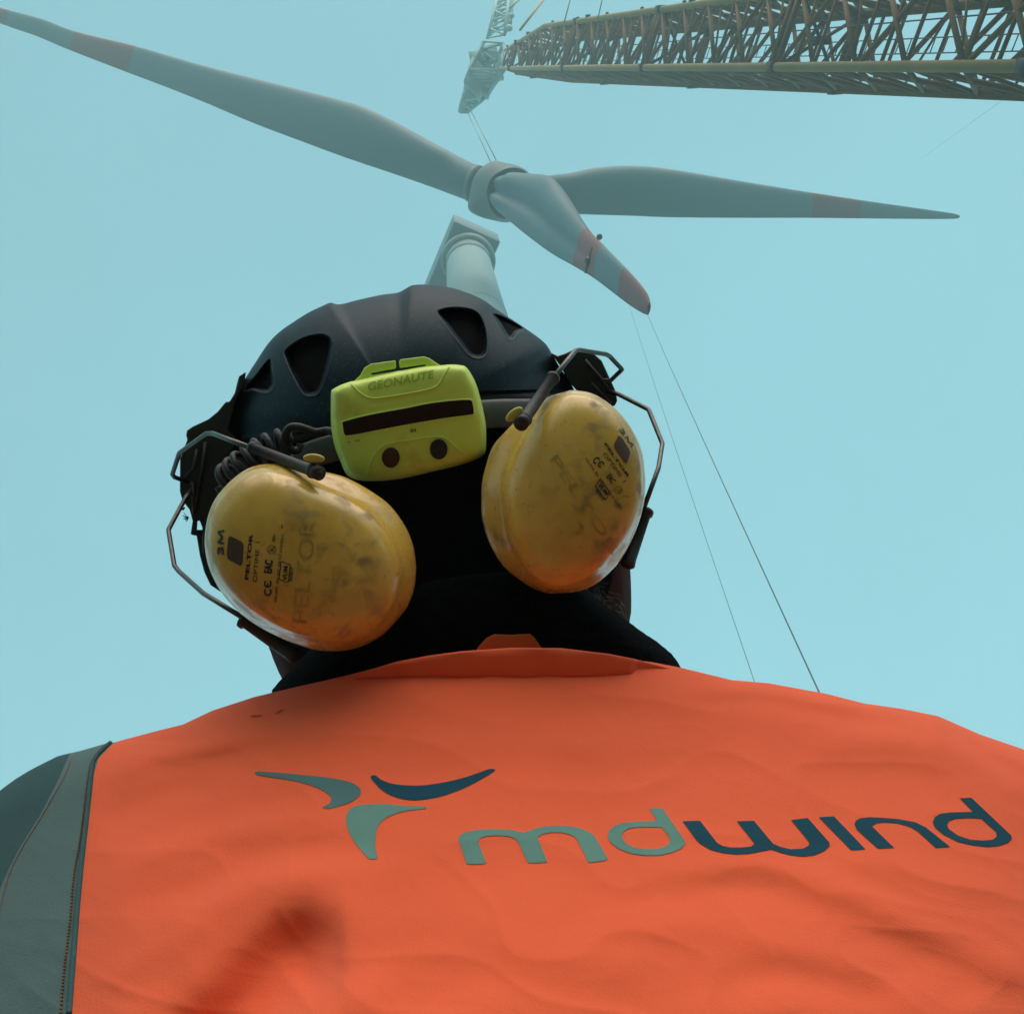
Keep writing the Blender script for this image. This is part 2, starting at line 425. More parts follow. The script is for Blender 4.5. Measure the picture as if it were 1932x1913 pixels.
b2 = blade([((965, 334), (965, 398), 1.0), ((1000, 333), (1000, 400), 1.0), ((1060, 330), (1060, 403), .75), ((1120, 318), (1120, 405), .5), ((1190, 313), (1190, 407), .38), ((1269, 320), (1269, 410), .3),
       ((1400, 342), (1400, 411), .25), ((1530, 363), (1530, 411), .22), ((1622, 377), (1622, 412), .2), ((1720, 391), (1720, 413), .2), ((1795, 402), (1796, 413), .2), ((1811, 407), (1811, 410), .2)], 72, 1, 'blade', [(7, 8)])
b3 = blade([((955, 338), (932, 384), 1.0), ((978, 335), (944, 402), 1.0), ((1012, 331), (966, 421), .5), ((1041, 335), (1002, 450), .3), ((1066, 368), (1042, 479), .36), ((1109, 431), (1081, 501), .28),
       ((1140, 464), (1121, 525), .26), ((1180, 505), (1167, 560), .24), ((1203, 530), (1190, 577), .24), ((1220, 553), (1213, 591), .24), ((1226, 572), (1223, 594), .24)], 34, 2, 'blade', [(5, 6), (7, 11)])
hubo = [(885, 394), (887, 365), (895, 335), (911, 315), (932, 304), (954, 308), (979, 314), (996, 325), (1006, 345), (1003, 380), (985, 408), (958, 419), (930, 415), (905, 408)]
ringo = [(922, 384), (918, 362), (925, 340), (940, 326), (965, 318), (990, 325), (1003, 350), (998, 385), (975, 405), (950, 410), (933, 402)]
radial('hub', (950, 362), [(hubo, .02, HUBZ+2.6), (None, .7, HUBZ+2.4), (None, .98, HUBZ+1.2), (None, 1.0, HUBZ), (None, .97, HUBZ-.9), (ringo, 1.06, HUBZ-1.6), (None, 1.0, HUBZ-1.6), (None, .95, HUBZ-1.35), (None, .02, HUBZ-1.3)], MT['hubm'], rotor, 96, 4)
m = MB()
def ringat(m, a, b, d0, r_in, w):
    m.tube([P(*a, d0), P(*b, d0)], r_in, 32)
m.tube([hubc + (P(893, 346, 62.5)-hubc)*.86, hubc + (P(893, 346, 62.5)-hubc)*1.06], 1.06, 32)
m.build('blade_bearing', MT['hubm'], rotor)
m = MB()
# climbing kit and tag line clamp on the near blade
m.tube([P(1127, 478, 42), P(1118, 512, 42)], .05, 8); m.tube([P(1129, 474, 42), P(1119, 516, 41.6)], .02, 6)
m.ball(P(1110, 491, 41.5), .16, .16, .22, 8); m.ball(P(1131, 447, 42), .12, .12, .12, 8)
m.tube([P(1128, 448, 42), P(1116, 470, 41.4), P(1110, 491, 41.4), P(1104, 515, 41.6)], .035, 6)
m.build('rope_collar', MT['dark'], rotor)

def rope(name, pts, r, label, group=None, n=6, mt='rope'):
    m = MB(); m.tube(pts, r, n); o = m.build(name, MT[mt]); 
    tag(o, label, 'rope', group); return o
def sag(p0, p1, s, n=24):
    return [p0.lerp(p1, k/n)-Vector((0, 0, 4*s*(k/n)*(1-k/n))) for k in range(n+1)]
rope('tag_line', sag(P(1222, 594, 34.2), P(1640, 1510, 6.5), -.3), .006, 'dark tag line running down from the near blade tip, the right one of two', 'tag lines from the near blade')
rope('tag_line', sag(P(1188, 578, 36), P(1490, 1480, 11), -.35), .0045, 'fainter tag line running down from the near blade, the left one of two', 'tag lines from the near blade')

# ------------------------------------------------------------------ crane
VP = (447.1, 130.7)
D = ray(*VP)
# the plane across the boom, its axes seen from the camera
w2 = (M @ Vector((0, 1, 0))); w2 = (w2-D*w2.dot(D)).normalized()
w1 = D.cross(w2).normalized()
if w1.dot(M @ Vector((1, 0, 0))) < 0: w1 = -w1
phi0 = rad(7.934); e1 = w1*math.cos(phi0)+w2*math.sin(phi0); e2 = -w1*math.sin(phi0)+w2*math.cos(phi0)
R0, rB = 18.4, 1.667
TH = {'A': rad(115.75), 'C': rad(205.75), 'D': rad(295.75), 'B': rad(25.75)}
T_END = 75.5
def corner(k, t, sc_=1.0):
    f = 1.0
    if t > T_END-9: f = 1.0-.52*(t-(T_END-9))/9
    r = rB*f*sc_
    # the boom narrows towards chord C at the head
    base = CAM + e1*R0 + D*t
    cC = e1*(rB*math.cos(TH['C']))+e2*(rB*math.sin(TH['C']))
    o_ = e1*(rB*math.cos(TH[k]))+e2*(rB*math.sin(TH[k]))
    return base + cC + (o_-cC)*f
t_gnd = (1.5-CAM.z-(e1*R0).z)/D.z
crane = empty('crawler_crane', CAM+e1*R0+D*t_gnd)
tag(crane, 'ochre lattice crane boom rising beside the turbine, its head lost in fog', 'crane')
T0 = t_gnd
for k in 'ACDB':
    m = MB(); ts = [T0, T_END-9.0, T_END]
    m.tube([corner(k, t) for t in ts], [.15, .14, .10], 12)
    m.build('chord', MT['boomc'] if k in 'AC' else MT['boom'], crane)
BAY = 2.5; nb = int((T_END-T0)/BAY); order = 'ACDB'
for fi in range(4):
    k0, k1 = order[fi], order[(fi+1) % 4]; m = MB()
    for i in range(nb+1):
        t = T0+i*BAY; joint = (i % 5 == 0); broad = fi in (0, 2)
        m.tube([corner(k0, t), corner(k1, t)], .11 if joint else .06, 6)
        if joint: m.tube([corner(k0, t+.4), corner(k1, t+.4)], .10, 6)
        if i == nb: break
        a, b = (k0, k1) if i % 2 == 0 else (k1, k0)
        m.tube([corner(a, t), corner(b, t+BAY)], .085, 6)
        if broad and i % 2: m.tube([corner(a, t+.15), corner(b, t+BAY*.5)], .04, 6)
        else:
            m.tube([corner(b, t), corner(a, t+BAY)], .085, 6)
            m.tube([corner(k0, t+BAY*.5), corner(k1, t+BAY*.5)], .06, 6)
        if joint and broad: m.tube([corner(b, t), corner(a, t+BAY)], .07, 6)
    m.build('lacing', MT['boom'], crane)
# internal frames, walkway, winch ropes inside the boom
for i in range(0, nb, 5):
    t = T0+i*BAY; m = MB()
    if i % 10 == 0: mj = []
    m.tube([corner('A', t), corner('D', t)], .06, 6); m.tube([corner('B', t), corner('C', t)], .06, 6)
    for k in order: m.box(corner(k, t+.17), e1*.17, e2*.17, D*.2)
    mid = (corner('A', t)+corner('D', t))/2; m.box(mid, e1*.22, e2*.14, D*.3)
    m.build('section_joint', MT['dark'], crane)
m = MB()
for fr, off in ((.32, .18),):
    f_ = lambda t: corner('A', t).lerp(corner('D', t), fr)+(corner('B', t)-corner('C', t)).normalized()*off
    m.tube([f_(T0), f_(T_END-1)], .022, 6)
m.build('hoist_rope', MT['dark'], crane)
m = MB()
la = lambda t, s_: corner('B', t).lerp(corner('D', t), .5+s_)+(corner('A', t)-corner('B', t)).normalized()*.35
m.tube([la(T0, -.09), la(T_END-9, -.09)], .018, 6); m.tube([la(T0, .09), la(T_END-9, .09)], .018, 6)
t = T0
while t < T_END-9: m.tube([la(t, -.09), la(t, .09)], .018, 5); t += .6
m.build('ladder', MT['boom'], crane)
for i in range(nb-22, nb+1, 2):
    m = MB(); t = T0+i*BAY; m.ball(corner('A', t)+e2*.15, .09, .09, .09, 6); m.build('rope_guide', MT['dark'], crane)
for t_ in (30, 44, 58, 70, 80):
    m = MB(); m.box(corner('A', t_)+e2*.12, e1*.09, e2*.13, D*.15); m.build('rope_guide', MT['dark'], crane)
# head: hanging jib nose, mast, pendants
def truss(m, quadA, quadB, nb_, r, rc):
    """box truss between two quads of points"""
    q = [[quadA[i].lerp(quadB[i], j/nb_) for i in range(4)] for j in range(nb_+1)]
    for i in range(4): m.tube([q[0][i], q[-1][i]], rc, 8)
    for j in range(nb_):
        for i in range(4):
            a, b = i, (i+1) % 4
            m.tube([q[j][a], q[j][b]], r, 5); m.tube([q[j][a], q[j+1][b]] if j % 2 else [q[j][b], q[j+1][a]], r, 5)
    for i in range(4): m.tube([q[-1][i], q[-1][(i+1) % 4]], rc, 5)
ZH = 76.5
m = MB()
qa = [P(913, 78, ZH), P(950, 82, ZH-1), P(951, 132, ZH-1.5), P(888, 130, ZH)]
qb = [P(880, 160, ZH+3), P(918, 166, ZH+2.0), P(918, 182, ZH+2.0), P(876, 180, ZH+3)]
qc = [P(868, 203, ZH+4), P(880, 201, ZH+3.6), P(883, 211, ZH+3.8), P(867, 211, ZH+4)]
truss(m, qa, qb, 5, .09, .14); truss(m, qb, qc, 3, .09, .13)
m.box((P(898, 150, ZH+1.4)), M @ Vector((.55, -.45, 0)), M @ Vector((.3, .9, 0)), M @ Vector((0, 0, -.8)))
m.box((P(912, 165, ZH+1.8)), M @ Vector((.5, -.3, 0)), M @ Vector((.15, .45, 0)), M @ Vector((0, 0, -.5)))
for i, (x, y) in enumerate(((900, 110), (925, 100), (915, 130), (935, 140), (890, 175), (903, 160))):
    m.box(P(x, y, ZH+1+i*.2), M @ Vector((.5, .1, 0)), M @ Vector((-.1, .45, 0)), M @ Vector((0, 0, -.25)))
for (x, y, z, r) in ((874, 206, ZH+4, .34), (880, 196, ZH+3.2, .28)): m.ball(P(x, y, z), r, r, r, 10)
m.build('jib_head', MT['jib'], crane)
m = MB()
qa = [P(920, 72, ZH+1), P(952, 66, ZH), P(962, 52, ZH+2), P(932, 60, ZH+3)]
qb = [P(945, -30, ZH+6), P(963, -30, ZH+5.5), P(971, -34, ZH+7), P(952, -34, ZH+8)]
truss(m, qa, qb, 6, .07, .12)
m.ball(P(961, 53, ZH), .25, .25, .5, 8); m.ball(P(966, 30, ZH+2), .2, .2, .3, 8)
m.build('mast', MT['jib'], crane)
for a, b, r in (((981, 57, 73), (1030, -6, 76), .085), ((962, 16, 78), (990, -10, 80), .06), ((1064, 44, 57), (1078, -8, 57), .03), ((1128, 35, 49), (1138, -8, 49), .025)):
    m = MB(); m.tube([P(*a), P(*b)], r, 6); m.build('pendant_rope', MT['boomc'], crane)
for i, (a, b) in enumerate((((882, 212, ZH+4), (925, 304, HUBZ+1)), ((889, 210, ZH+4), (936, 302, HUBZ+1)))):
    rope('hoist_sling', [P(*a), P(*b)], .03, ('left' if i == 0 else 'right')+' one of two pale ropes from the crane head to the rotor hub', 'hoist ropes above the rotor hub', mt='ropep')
rope('guy_line', [P(1890, 190, 26), P(1735, 302, 40)], .0028, 'very faint line in the sky under the crane boom at the right', None)

# ------------------------------------------------------------------ the person: jacket
SIL = [(-700, 2700), (-550, 2300), (-400, 2000), (-250, 1760), (-120, 1600), (0, 1490), (30, 1468), (60, 1450), (110, 1425), (150, 1416), (195, 1403), (213, 1400), (300, 1377), (345, 1366), (400, 1340), (480, 1314), (560, 1295), (640, 1277),
       (700, 1262), (750, 1253), (800, 1246), (870, 1240), (965, 1238), (1060, 1238), (1130, 1238.5), (1180, 1242), (1230, 1248.5), (1290, 1260), (1380, 1282), (1450, 1288), (1560, 1308), (1630, 1326), (1700, 1336), (1770, 1350), (1850, 1385), (1932, 1413), (2050, 1470), (2200, 1600), (2350, 1830), (2500, 2150), (2650, 2600)]
SX = np.array([p[0] for p in SIL], float); SY = np.array([p[1] for p in SIL], float)
ysil = lambda x: float(np.interp(x, SX, SY))
SEAM = [(190, 1385), (213, 1402), (186, 1430), (178, 1457), (169, 1540), (159, 1629), (151, 1716), (143, 1822), (136, 1913), (110, 2250), (90, 2700)]
SEAM[0] = (222, 1398)
qy = np.array([p[1] for p in SEAM], float); qx = np.array([p[0] for p in SEAM], float)
seamx = lambda y: float(np.interp(y, qy, qx))
BY = np.array([1200, 1240, 1300, 1400, 1500, 1600, 1750, 1913, 2200, 2700], float)
BZ = np.array([.632, .622, .604, .572, .537, .503, .458, .418, .362, .31])
_yy = np.arange(1000, 2900, 4.0); _k = np.exp(-(np.arange(-60, 61)*4/75.0)**2); _k /= _k.sum()
_zz = np.interp(_yy, BY, BZ); _zp = np.concatenate([np.full(60, _zz[0]), _zz, np.full(60, _zz[-1])]); _zz = np.convolve(_zp, _k, 'valid')
def bez(y): return float(np.interp(y, _yy, _zz))
def seg_d(x, y, a, b):
    dx, dy = b[0]-a[0], b[1]-a[1]; L2 = dx*dx+dy*dy
    t = ((x-a[0])*dx+(y-a[1])*dy)/L2; tc = min(1, max(0, t))
    qx_, qy_ = a[0]+dx*tc, a[1]+dy*tc
    side = (dx*(y-a[1])-dy*(x-a[0]))/math.sqrt(L2)
    return math.hypot(x-qx_, y-qy_), side, t
# creases: path, half width, height (m towards the camera)
FOLDS = [
    ([(240, 1990), (360, 1880), (470, 1770), (560, 1705), (640, 1720), (720, 1790)], 70, .0055),
    ([(330, 2080), (450, 1930), (545, 1815), (650, 1800)], 92, -.0215),  # valley deepened for a soft dark patch, shade put into the shape
    ([(480, 2050), (600, 1930), (760, 1860)], 50, .004),
    ([(1200, 1660), (1380, 1632), (1520, 1650), (1680, 1720), (1932, 1845), (2100, 1930)], 26, .0019),
    ([(1180, 1700), (1380, 1672), (1500, 1700), (1700, 1790), (1932, 1905)], 30, -.0019),
    ([(1080, 1760), (1250, 1740), (1500, 1790), (1800, 1930)], 34, .0016),
    ([(200, 1650), (330, 1600), (480, 1560), (700, 1540)], 26, .0022),
    ([(190, 1720), (350, 1680), (520, 1610), (760, 1590)], 30, -.0020),
    ([(180, 1850), (340, 1770), (500, 1660), (800, 1630)], 30, .0017),
    ([(185, 1560), (300, 1500), (420, 1470)], 24, -.0018),
    ([(205, 1460), (300, 1428), (420, 1400), (520, 1380)], 18, .0018),
    ([(260, 1440), (360, 1440), (480, 1420)], 20, -.0016),
    ([(1300, 1330), (1440, 1318), (1600, 1350), (1760, 1375)], 18, -.0016),
    ([(1250, 1300), (1420, 1305), (1560, 1325), (1700, 1352)], 16, .0016),
    ([(1500, 1420), (1700, 1400), (1900, 1440)], 30, .0018),
    ([(1760, 1362), (1860, 1420), (1990, 1500)], 16, -.0018),
    ([(700, 1380), (950, 1400), (1250, 1390)], 40, .0012),
    ([(900, 1440), (1150, 1450), (1400, 1430)], 30, -.0010),
    ([(1560, 1600), (1750, 1650), (1960, 1690)], 30, .0016),
    ([(700, 1900), (900, 1850), (1150, 1880), (1300, 1960)], 44, -.0016),
    ([(1350, 1860), (1500, 1840), (1700, 1890)], 30, -.0020),
]
FS = []
for path, hw, amp in FOLDS:
    FS.append((catmull(path, 6), hw, amp))
def fold_field(X, Y):
    """vectorised crease height in metres towards the camera"""
    H = np.zeros_like(X)
    for pth, hw, amp in FS:
        best = np.full(X.shape, 1e9); tt = np.zeros_like(X); n = len(pth)-1
        x0, x1 = pth[:, 0].min()-4*hw, pth[:, 0].max()+4*hw; y0, y1 = pth[:, 1].min()-4*hw, pth[:, 1].max()+4*hw
        msk = (X > x0) & (X < x1) & (Y > y0) & (Y < y1)
        xs, ys = X[msk], Y[msk]; b = best[msk]; t_ = tt[msk]
        for i in range(n):
            a, c = pth[i], pth[i+1]; d = c-a; L2 = (d*d).sum()+1e-9
            t = np.clip(((xs-a[0])*d[0]+(ys-a[1])*d[1])/L2, 0, 1)
            dd = np.hypot(xs-a[0]-d[0]*t, ys-a[1]-d[1]*t); u = dd < b
            b[u] = dd[u]; t_[u] = (i+t[u])/n
        env = np.clip(np.minimum(t_, 1-t_)*4+.05, 0, 1)
        H[msk] += amp*np.exp(-(b/hw)**2)*env
    return H
NR = 300
NL, NRt = 130, 520
s_cols = list(np.linspace(-1, 0, NL+1)) + list(np.linspace(0, 1, NRt+1)[1:])
v_front = [((k/NR)) for k in range(NR+1)]
rows_back = [(.004, 3, .010), (0, 14, .022), (0, 40, .045), (0, 90, .075), (0, 180, .110), (0, 330, .15), (0, 560, .19), (0, 900, .22)]
Xg = np.zeros((NR+1, len(s_cols))); Yg = np.zeros_like(Xg); Zg = np.zeros_like(Xg)
XB0, XB1 = -560.0, 2560.0
_fy = [1300, 1400, 1425, 1470, 1540, 1600, 1660, 1760, 1913, 2600, 2800]; _fx = [158, 150, 130, 110, 74, 36, 6, -28, -60, -150, -170]
fxp = lambda y: float(np.interp(y, _fy, _fx))
def colx(s_, y):
    sx = seamx(y)
    if s_ >= 0: return sx+s_*(XB1-sx)
    f_ = min(fxp(y), sx-20)
    return sx+(s_*2)*(sx-f_) if s_ > -.5 else f_+(s_+.5)*2*(f_-XB0)
for j, s_ in enumerate(s_cols):
    # silhouette point of this column
    y = 1500.0
    for _ in range(12):
        x = colx(s_, y)
        y = .5*y+.5*ysil(x)
    ys = y
    for i in range(NR+1):
        v = i/NR; v = 1-(1-v)**1.25
        yy = 2650+(ys-2650)*v; x = colx(s_, yy)
        Xg[i, j] = x; Yg[i, j] = yy
        e = (yy-ys)
        q = max(0.0, 1-e/90.0)
        u = (x-985)/1000.0
        Zg[i, j] = bez(yy) + .052*u*u + .03*max(0, -u-.75)**1.5*3 + (.010+.010*min(1, abs(u)*1.6))*(1-math.sqrt(max(0, 1-q*q*.96)))
H_ = fold_field(Xg, Yg); kk_ = np.exp(-(np.arange(-6, 7)/3.0)**2); kk_ /= kk_.sum()
for ax_ in (0, 1):
    pad = [(6, 6), (0, 0)] if ax_ == 0 else [(0, 0), (6, 6)]
    Hp = np.pad(H_, pad, 'edge'); H_ = sum(w_*(Hp[i_:i_+H_.shape[0], :] if ax_ == 0 else Hp[:, i_:i_+H_.shape[1]]) for i_, w_ in enumerate(kk_))
Zg -= H_
# sleeve drape: the shoulder cap turns away, with the loose fold that shows a darker outer side
for i in range(NR+1):
    for j in range(len(s_cols)):
        x, y = Xg[i, j], Yg[i, j]
        nz = noise.noise(Vector((x*.0045, y*.0075, .3)))*.0020 + noise.noise(Vector((x*.012, y*.018, 5.3)))*.0004 + noise.noise(Vector((x*.04, y*.05, 9.3)))*.00005
        rg = 0.0
        for (fx_, fy_, am_, se_) in ((.0036, .0085, .00075, 2.0), (.009, .020, .00016, 7.7), (.03, .06, .00005, 4.4)):
            xx_, yy_ = x*.94+y*.34, y*.94-x*.34
            wv = noise.noise(Vector((x*.004, y*.004, se_)))*.45
            rg += am_*(1-abs(noise.noise(Vector((xx_*fx_+wv, yy_*fy_-wv, se_))))*2.2)**3
        Zg[i, j] += nz-rg
        if s_cols[j] < 0.0:
            sx = seamx(y)
            # line of the loose fold: from (130,1425) to (20,1640)
            fx = fxp(y)
            w = max(0.0, (fx-x))
            Zg[i, j] += (.00020*(math.sqrt(w*w+64)-8)+.003*(1-math.exp(-w/5.0)))*(1 if w < 170 else 170/w)
nC = len(s_cols); V = []
for i in range(NR+1):
    for j in range(nC): V.append(P(Xg[i, j], Yg[i, j], Zg[i, j]))
for (dz0, dy, dz) in rows_back:
    for j in range(nC):
        V.append(P(Xg[NR, j]+(985-Xg[NR, j])*min(.12, dy/3000), Yg[NR, j]+dy, Zg[NR, j]+dz))
rows = NR+1+len(rows_back)
# close below
for j in range(nC):
    V.append(P(Xg[0, j]+(985-Xg[0, j])*.1, 2700, .62))
rows += 1
jroot = P(985, 1600, .55)
person_loc = P(985, 2300, .45); person_loc.z = 0
LB = [(300, 1700)]
def grid_faces(j0, j1):
    Fc = []
    for i in range(rows-1):
        for j in range(j0, j1):
            a = i*nC+j; Fc.append((a, a+1, a+1+nC, a+nC))
    for j in range(j0, j1): Fc.append(((rows-1)*nC+j, (rows-1)*nC+j+1, j+1, j))
    return Fc
def sub_mesh(Fc):
    used = sorted({k for f in Fc for k in f}); mp = {k: i for i, k in enumerate(used)}
    return [V[k] for k in used], [tuple(mp[k] for k in f) for f in Fc]

# body first: one continuous figure under the clothes
hipw = P(985, 2500, .42); hip = Vector((hipw.x, hipw.y+.12, .98))
def Wp(px, py, z): return P(px, py, z)
body = MB()
head_out = [(560, 800), (505, 900), (492, 1050), (494, 1150), (500, 1205), (512, 1240), (528, 1275), (560, 1330), (700, 1380), (900, 1390), (1080, 1350), (1165, 1250), (1189, 1180), (1193, 1130), (1191, 1075), (1180, 950), (1120, 830), (1000, 760), (850, 735), (690, 750)]
ph = np.linspace(-np.pi, np.pi, 72, endpoint=False); hr = polar(head_out, (850, 1060), ph)
hz = [(.02, .765), (.5, .768), (.8, .776), (.95, .795), (1.0, .82), (.97, .85), (.85, .90), (.55, .935), (.02, .945)]
b0 = 0
for s_, z in hz:
    for j in range(72): body.v.append(P(850+hr[j]*s_*math.cos(ph[j]), 1060+hr[j]*s_*math.sin(ph[j]), z))
for k in range(len(hz)-1):
    for j in range(72):
        a = k*72+j; b = k*72+(j+1) % 72; body.f.append((a, b, b+72, a+72)); body.m.append(0)
body.f.append(tuple(range(71, -1, -1))); body.m.append(0); body.f.append(tuple(range((len(hz)-1)*72, len(hz)*72))); body.m.append(0)
# face on the far side: nose, brow, chin, eye sockets read from the front
up_h = M @ Vector((0, .5, -.86)); far = M @ Vector((0, .1, -1)); rt = M @ Vector((1, 0, 0))
fc = P(850, 980, .935)
body.ball(fc+far*.012, .017, .03, .017, 10); body.ball(P(850, 1150, .925), .045, .03, .03, 10); body.ball(fc+(M @ Vector((0, .035, 0))), .055, .012, .02, 10)
for sx_ in (-1, 1): body.ball(fc+(M @ Vector((.032*sx_, .018, .01))), .014, .014, .014, 8)
# neck, torso, arms, legs
neck0 = P(900, 1180, .83); chest = P(985, 1560, .65)
body.tube([neck0, P(930, 1300, .79), P(960, 1400, .74)], [.068, .07, .09], 24)
tz = [P(975, 1400, .71), P(985, 1480, .685), chest, P(985, 1913, .55), P(985, 2400, .49), Vector((hip.x, hip.y, 1.08)), hip]
body.tube(tz, [.06, .07, .095, .10, .11, .125, .13], 32)
for sx_, pxs in ((-1, 330), (1, 1650)):
    sh = P(pxs, 1640, .66); el = P(985+sx_*1330, 2150, .62); 
    el = Vector((sh.x+sx_*.08, sh.y+.11, sh.z-.28)); wr = Vector((el.x-sx_*.02, el.y+.16, el.z-.18))
    body.tube([tz[1], sh, sh.lerp(el, .5), el, el.lerp(wr, .5), wr], [.07, .055, .05, .045, .04, .028], 20)
    body.ball(wr+Vector((0, .04, -.02)), .035, .05, .02, 10)
    for f_ in range(4):
        b_ = wr+Vector(((-.024+.016*f_), .07, -.03)); L = (.05, .058, .055, .042)[f_]
        body.tube([b_-Vector((0, .03, 0)), b_+Vector((0, L*.6, -.012)), b_+Vector((0, L, -.035))], [.010, .009, .007], 8)
    body.tube([wr+Vector((-sx_*.025, .02, -.02)), wr+Vector((-sx_*.05, .055, -.03)), wr+Vector((-sx_*.048, .085, -.04))], [.012, .011, .008], 8)
    hp = hip+Vector((sx_*.09, 0, 0)); kn = Vector((hp.x+sx_*.02, hp.y+.01, .52)); an = Vector((kn.x+sx_*.01, kn.y-.02, .09))
    body.tube([hip, hp, hp.lerp(kn, .5), kn, kn.lerp(an, .35), an], [.11, .092, .078, .055, .056, .038], 20)
    body.tube([an, an+Vector((0, .02, -.05)), an+Vector((0, .17, -.06))], [.04, .04, .028], 12)
person = body.build('person', MT['skin'])
off = person_loc
for v in person.data.vertices: v.co -= off
person.location = off
tag(person, 'person seen from behind, head tipped back, in an orange work jacket with grey sleeves', 'person')
rm = person.modifiers.new('skin', 'REMESH'); rm.mode = 'VOXEL'; rm.voxel_size = .006; rm.use_smooth_shade = True
sm = person.modifiers.new('smooth', 'SMOOTH'); sm.iterations = 3

jv, jf = sub_mesh(grid_faces(NL, nC-1))
jacket = mesh('jacket', jv, jf, MT['orange'], person, fixn=True)
sv, sf = sub_mesh(grid_faces(0, NL))
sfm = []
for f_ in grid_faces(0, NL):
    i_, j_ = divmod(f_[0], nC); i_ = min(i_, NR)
    sfm.append(1 if j_ < NL//2 else 0)  # outer half of the sleeve takes the shaded copy of the grey
sleeve = mesh('sleeve', sv, sf, [MT['grey'], MT['grey_shade']], jacket, fm=sfm, fixn=True)
jt = bvh_of(jacket); stt = bvh_of(sleeve)
def on(tree, px, py, off=.001):
    d = ray(px, py); h = tree.ray_cast(CAM, d, 3)
    if h[0] is None: return None
    nn = h[1] if h[1].dot(d) < 0 else -h[1]
    return h[0]+nn*off
# right sleeve beyond the picture edge
m = MB(); sh = P(2200, 1800, .62); e_ = Vector((sh.x+.14, sh.y+.03, sh.z-.34)); w_ = Vector((e_.x-.02, e_.y+.17, e_.z-.2))
m.tube([P(2050, 1760, .58), sh, sh.lerp(e_, .5), e_, e_.lerp(w_, .5), w_], [.09, .085, .078, .072, .062, .05], 24); m.build('sleeve', MT['grey'], jacket)
m = MB(); sh = P(-330, 2060, .60); e_ = Vector((sh.x-.10, sh.y+.05, sh.z-.22)); w_ = Vector((e_.x+.02, e_.y+.17, e_.z-.2))
m.tube([P(-150, 1960, .62), sh, sh.lerp(e_, .5), e_, e_.lerp(w_, .5), w_], [.06, .075, .075, .07, .06, .05], 24); m.build('cuff', MT['grey'], jacket)
# hem of the jacket below the picture
m = MB(); hc = P(985, 2600, .47)
m.tube([Vector((hc.x, hc.y, hc.z+.06)), Vector((hip.x, hip.y, 1.05)), Vector((hip.x, hip.y, .86))], [.17, .185, .19], 40); m.build('hem', MT['orange'], jacket)
# piping and stitches along the armhole seam
ST = [(201, 1404), (177, 1430), (167, 1467), (159, 1530), (151, 1590), (140, 1656), (133, 1739), (123, 1822), (115, 1913), (100, 2050)]
m = MB(); pts = catmull([(x-5, y) for x, y in SEAM[1:9]], 14)
strip = []; prev = None
for (x, y) in pts:
    p = on(stt, x, y, .0004)
    if p is not None: strip.append(p)
m.tube(strip, .0013, 8); m.build('piping', MT['greyd'], jacket)
m = MB(); pts = catmull(ST, 40); k = 0
while k < len(pts)-3:
    a = on(stt, *pts[k], .0005); b = on(stt, *pts[k+2], .0005)
    if a is not None and b is not None: m.tube([a, (a+b)/2, b], [.00035, .0006, .00035], 6)
    k += 3
for off_ in (6,):
    q_ = [on(stt, x, y, .0003) for x, y in catmull([(128+off_, 1432), (113+off_, 1470), (73+off_, 1540), (36+off_, 1600), (10+off_, 1655), (-12+off_, 1740)], 10)]
    m.tube([p for p in q_ if p is not None], .00022, 5)
m.build('stitching', MT['stitch'], jacket)
# prints
def zz(pts, ox, oy, k): return [(ox+k*x, oy+k*y) for x, y in pts]
z3 = lambda p: zz(p, 842.4, 1460.2, .2907)
z4 = lambda p: zz(p, 1283.7, 1460.2, .33555)
z2 = lambda p: zz(p, 449.3, 1404.0, .2907)
rnd = lambda p: [tuple(q) for q in catmull(p, 4, True)]
L_m = z3([(75,415),(90,395),(130,375),(200,362),(300,357),(400,360),(460,370),(500,380),(560,358),(640,338),(720,335),(800,338),(870,352),(930,378),(962,402),(1047,550),(1030,560),(980,567),(920,573),(850,430),(830,405),(790,388),(740,378),(680,378),(620,390),(590,410),(655,570),(600,575),(528,575),(460,430),(440,415),(400,402),(330,398),(260,402),(220,415),(205,440),(258,578),(200,585),(130,582)])
L_d = [z3([(1318,222),(1400,222),(1545,430),(1548,455),(1520,485),(1460,510),(1380,527),(1290,528),(1200,515),(1120,485),(1060,440),(1045,400),(1055,365),(1090,335),(1150,315),(1250,308),(1365,303)]),
       z3([(1395,345),(1300,343),(1230,345),(1175,355),(1140,385),(1140,415),(1165,450),(1220,477),(1290,487),(1370,485),(1430,465),(1453,430),(1440,395)])]
L_w = z4([(12,265),(110,262),(205,385),(235,403),(280,412),(340,412),(395,407),(417,390),(317,265),(413,262),(520,390),(560,408),(620,422),(690,418),(722,400),(722,380),(622,258),(715,246),(838,385),(838,405),(810,430),(750,455),(690,463),(620,455),(560,440),(510,422),(450,435),(380,447),(310,450),(240,443),(170,425),(110,390),(90,370)])
L_i = z4([(778,242),(863,237),(1040,422),(960,427)])
L_n = z4([(978,280),(985,262),(1010,248),(1060,242),(1130,245),(1220,252),(1320,270),(1380,300),(1515,408),(1435,413),(1330,318),(1290,295),(1220,275),(1150,270),(1100,275),(1075,292),(1200,413),(1110,418),(990,310)])
L_d2 = [z4([(1570,135),(1635,132),(1860,345),(1862,365),(1840,385),(1790,402),(1730,408),(1650,400),(1560,380),(1480,340),(1430,300),(1418,270),(1430,240),(1460,222),(1520,215),(1645,212)]),
        z4([(1690,248),(1620,245),(1550,248),(1510,262),(1497,285),(1510,310),(1560,345),(1630,368),(1700,373),(1755,368),(1777,350),(1775,325)])]
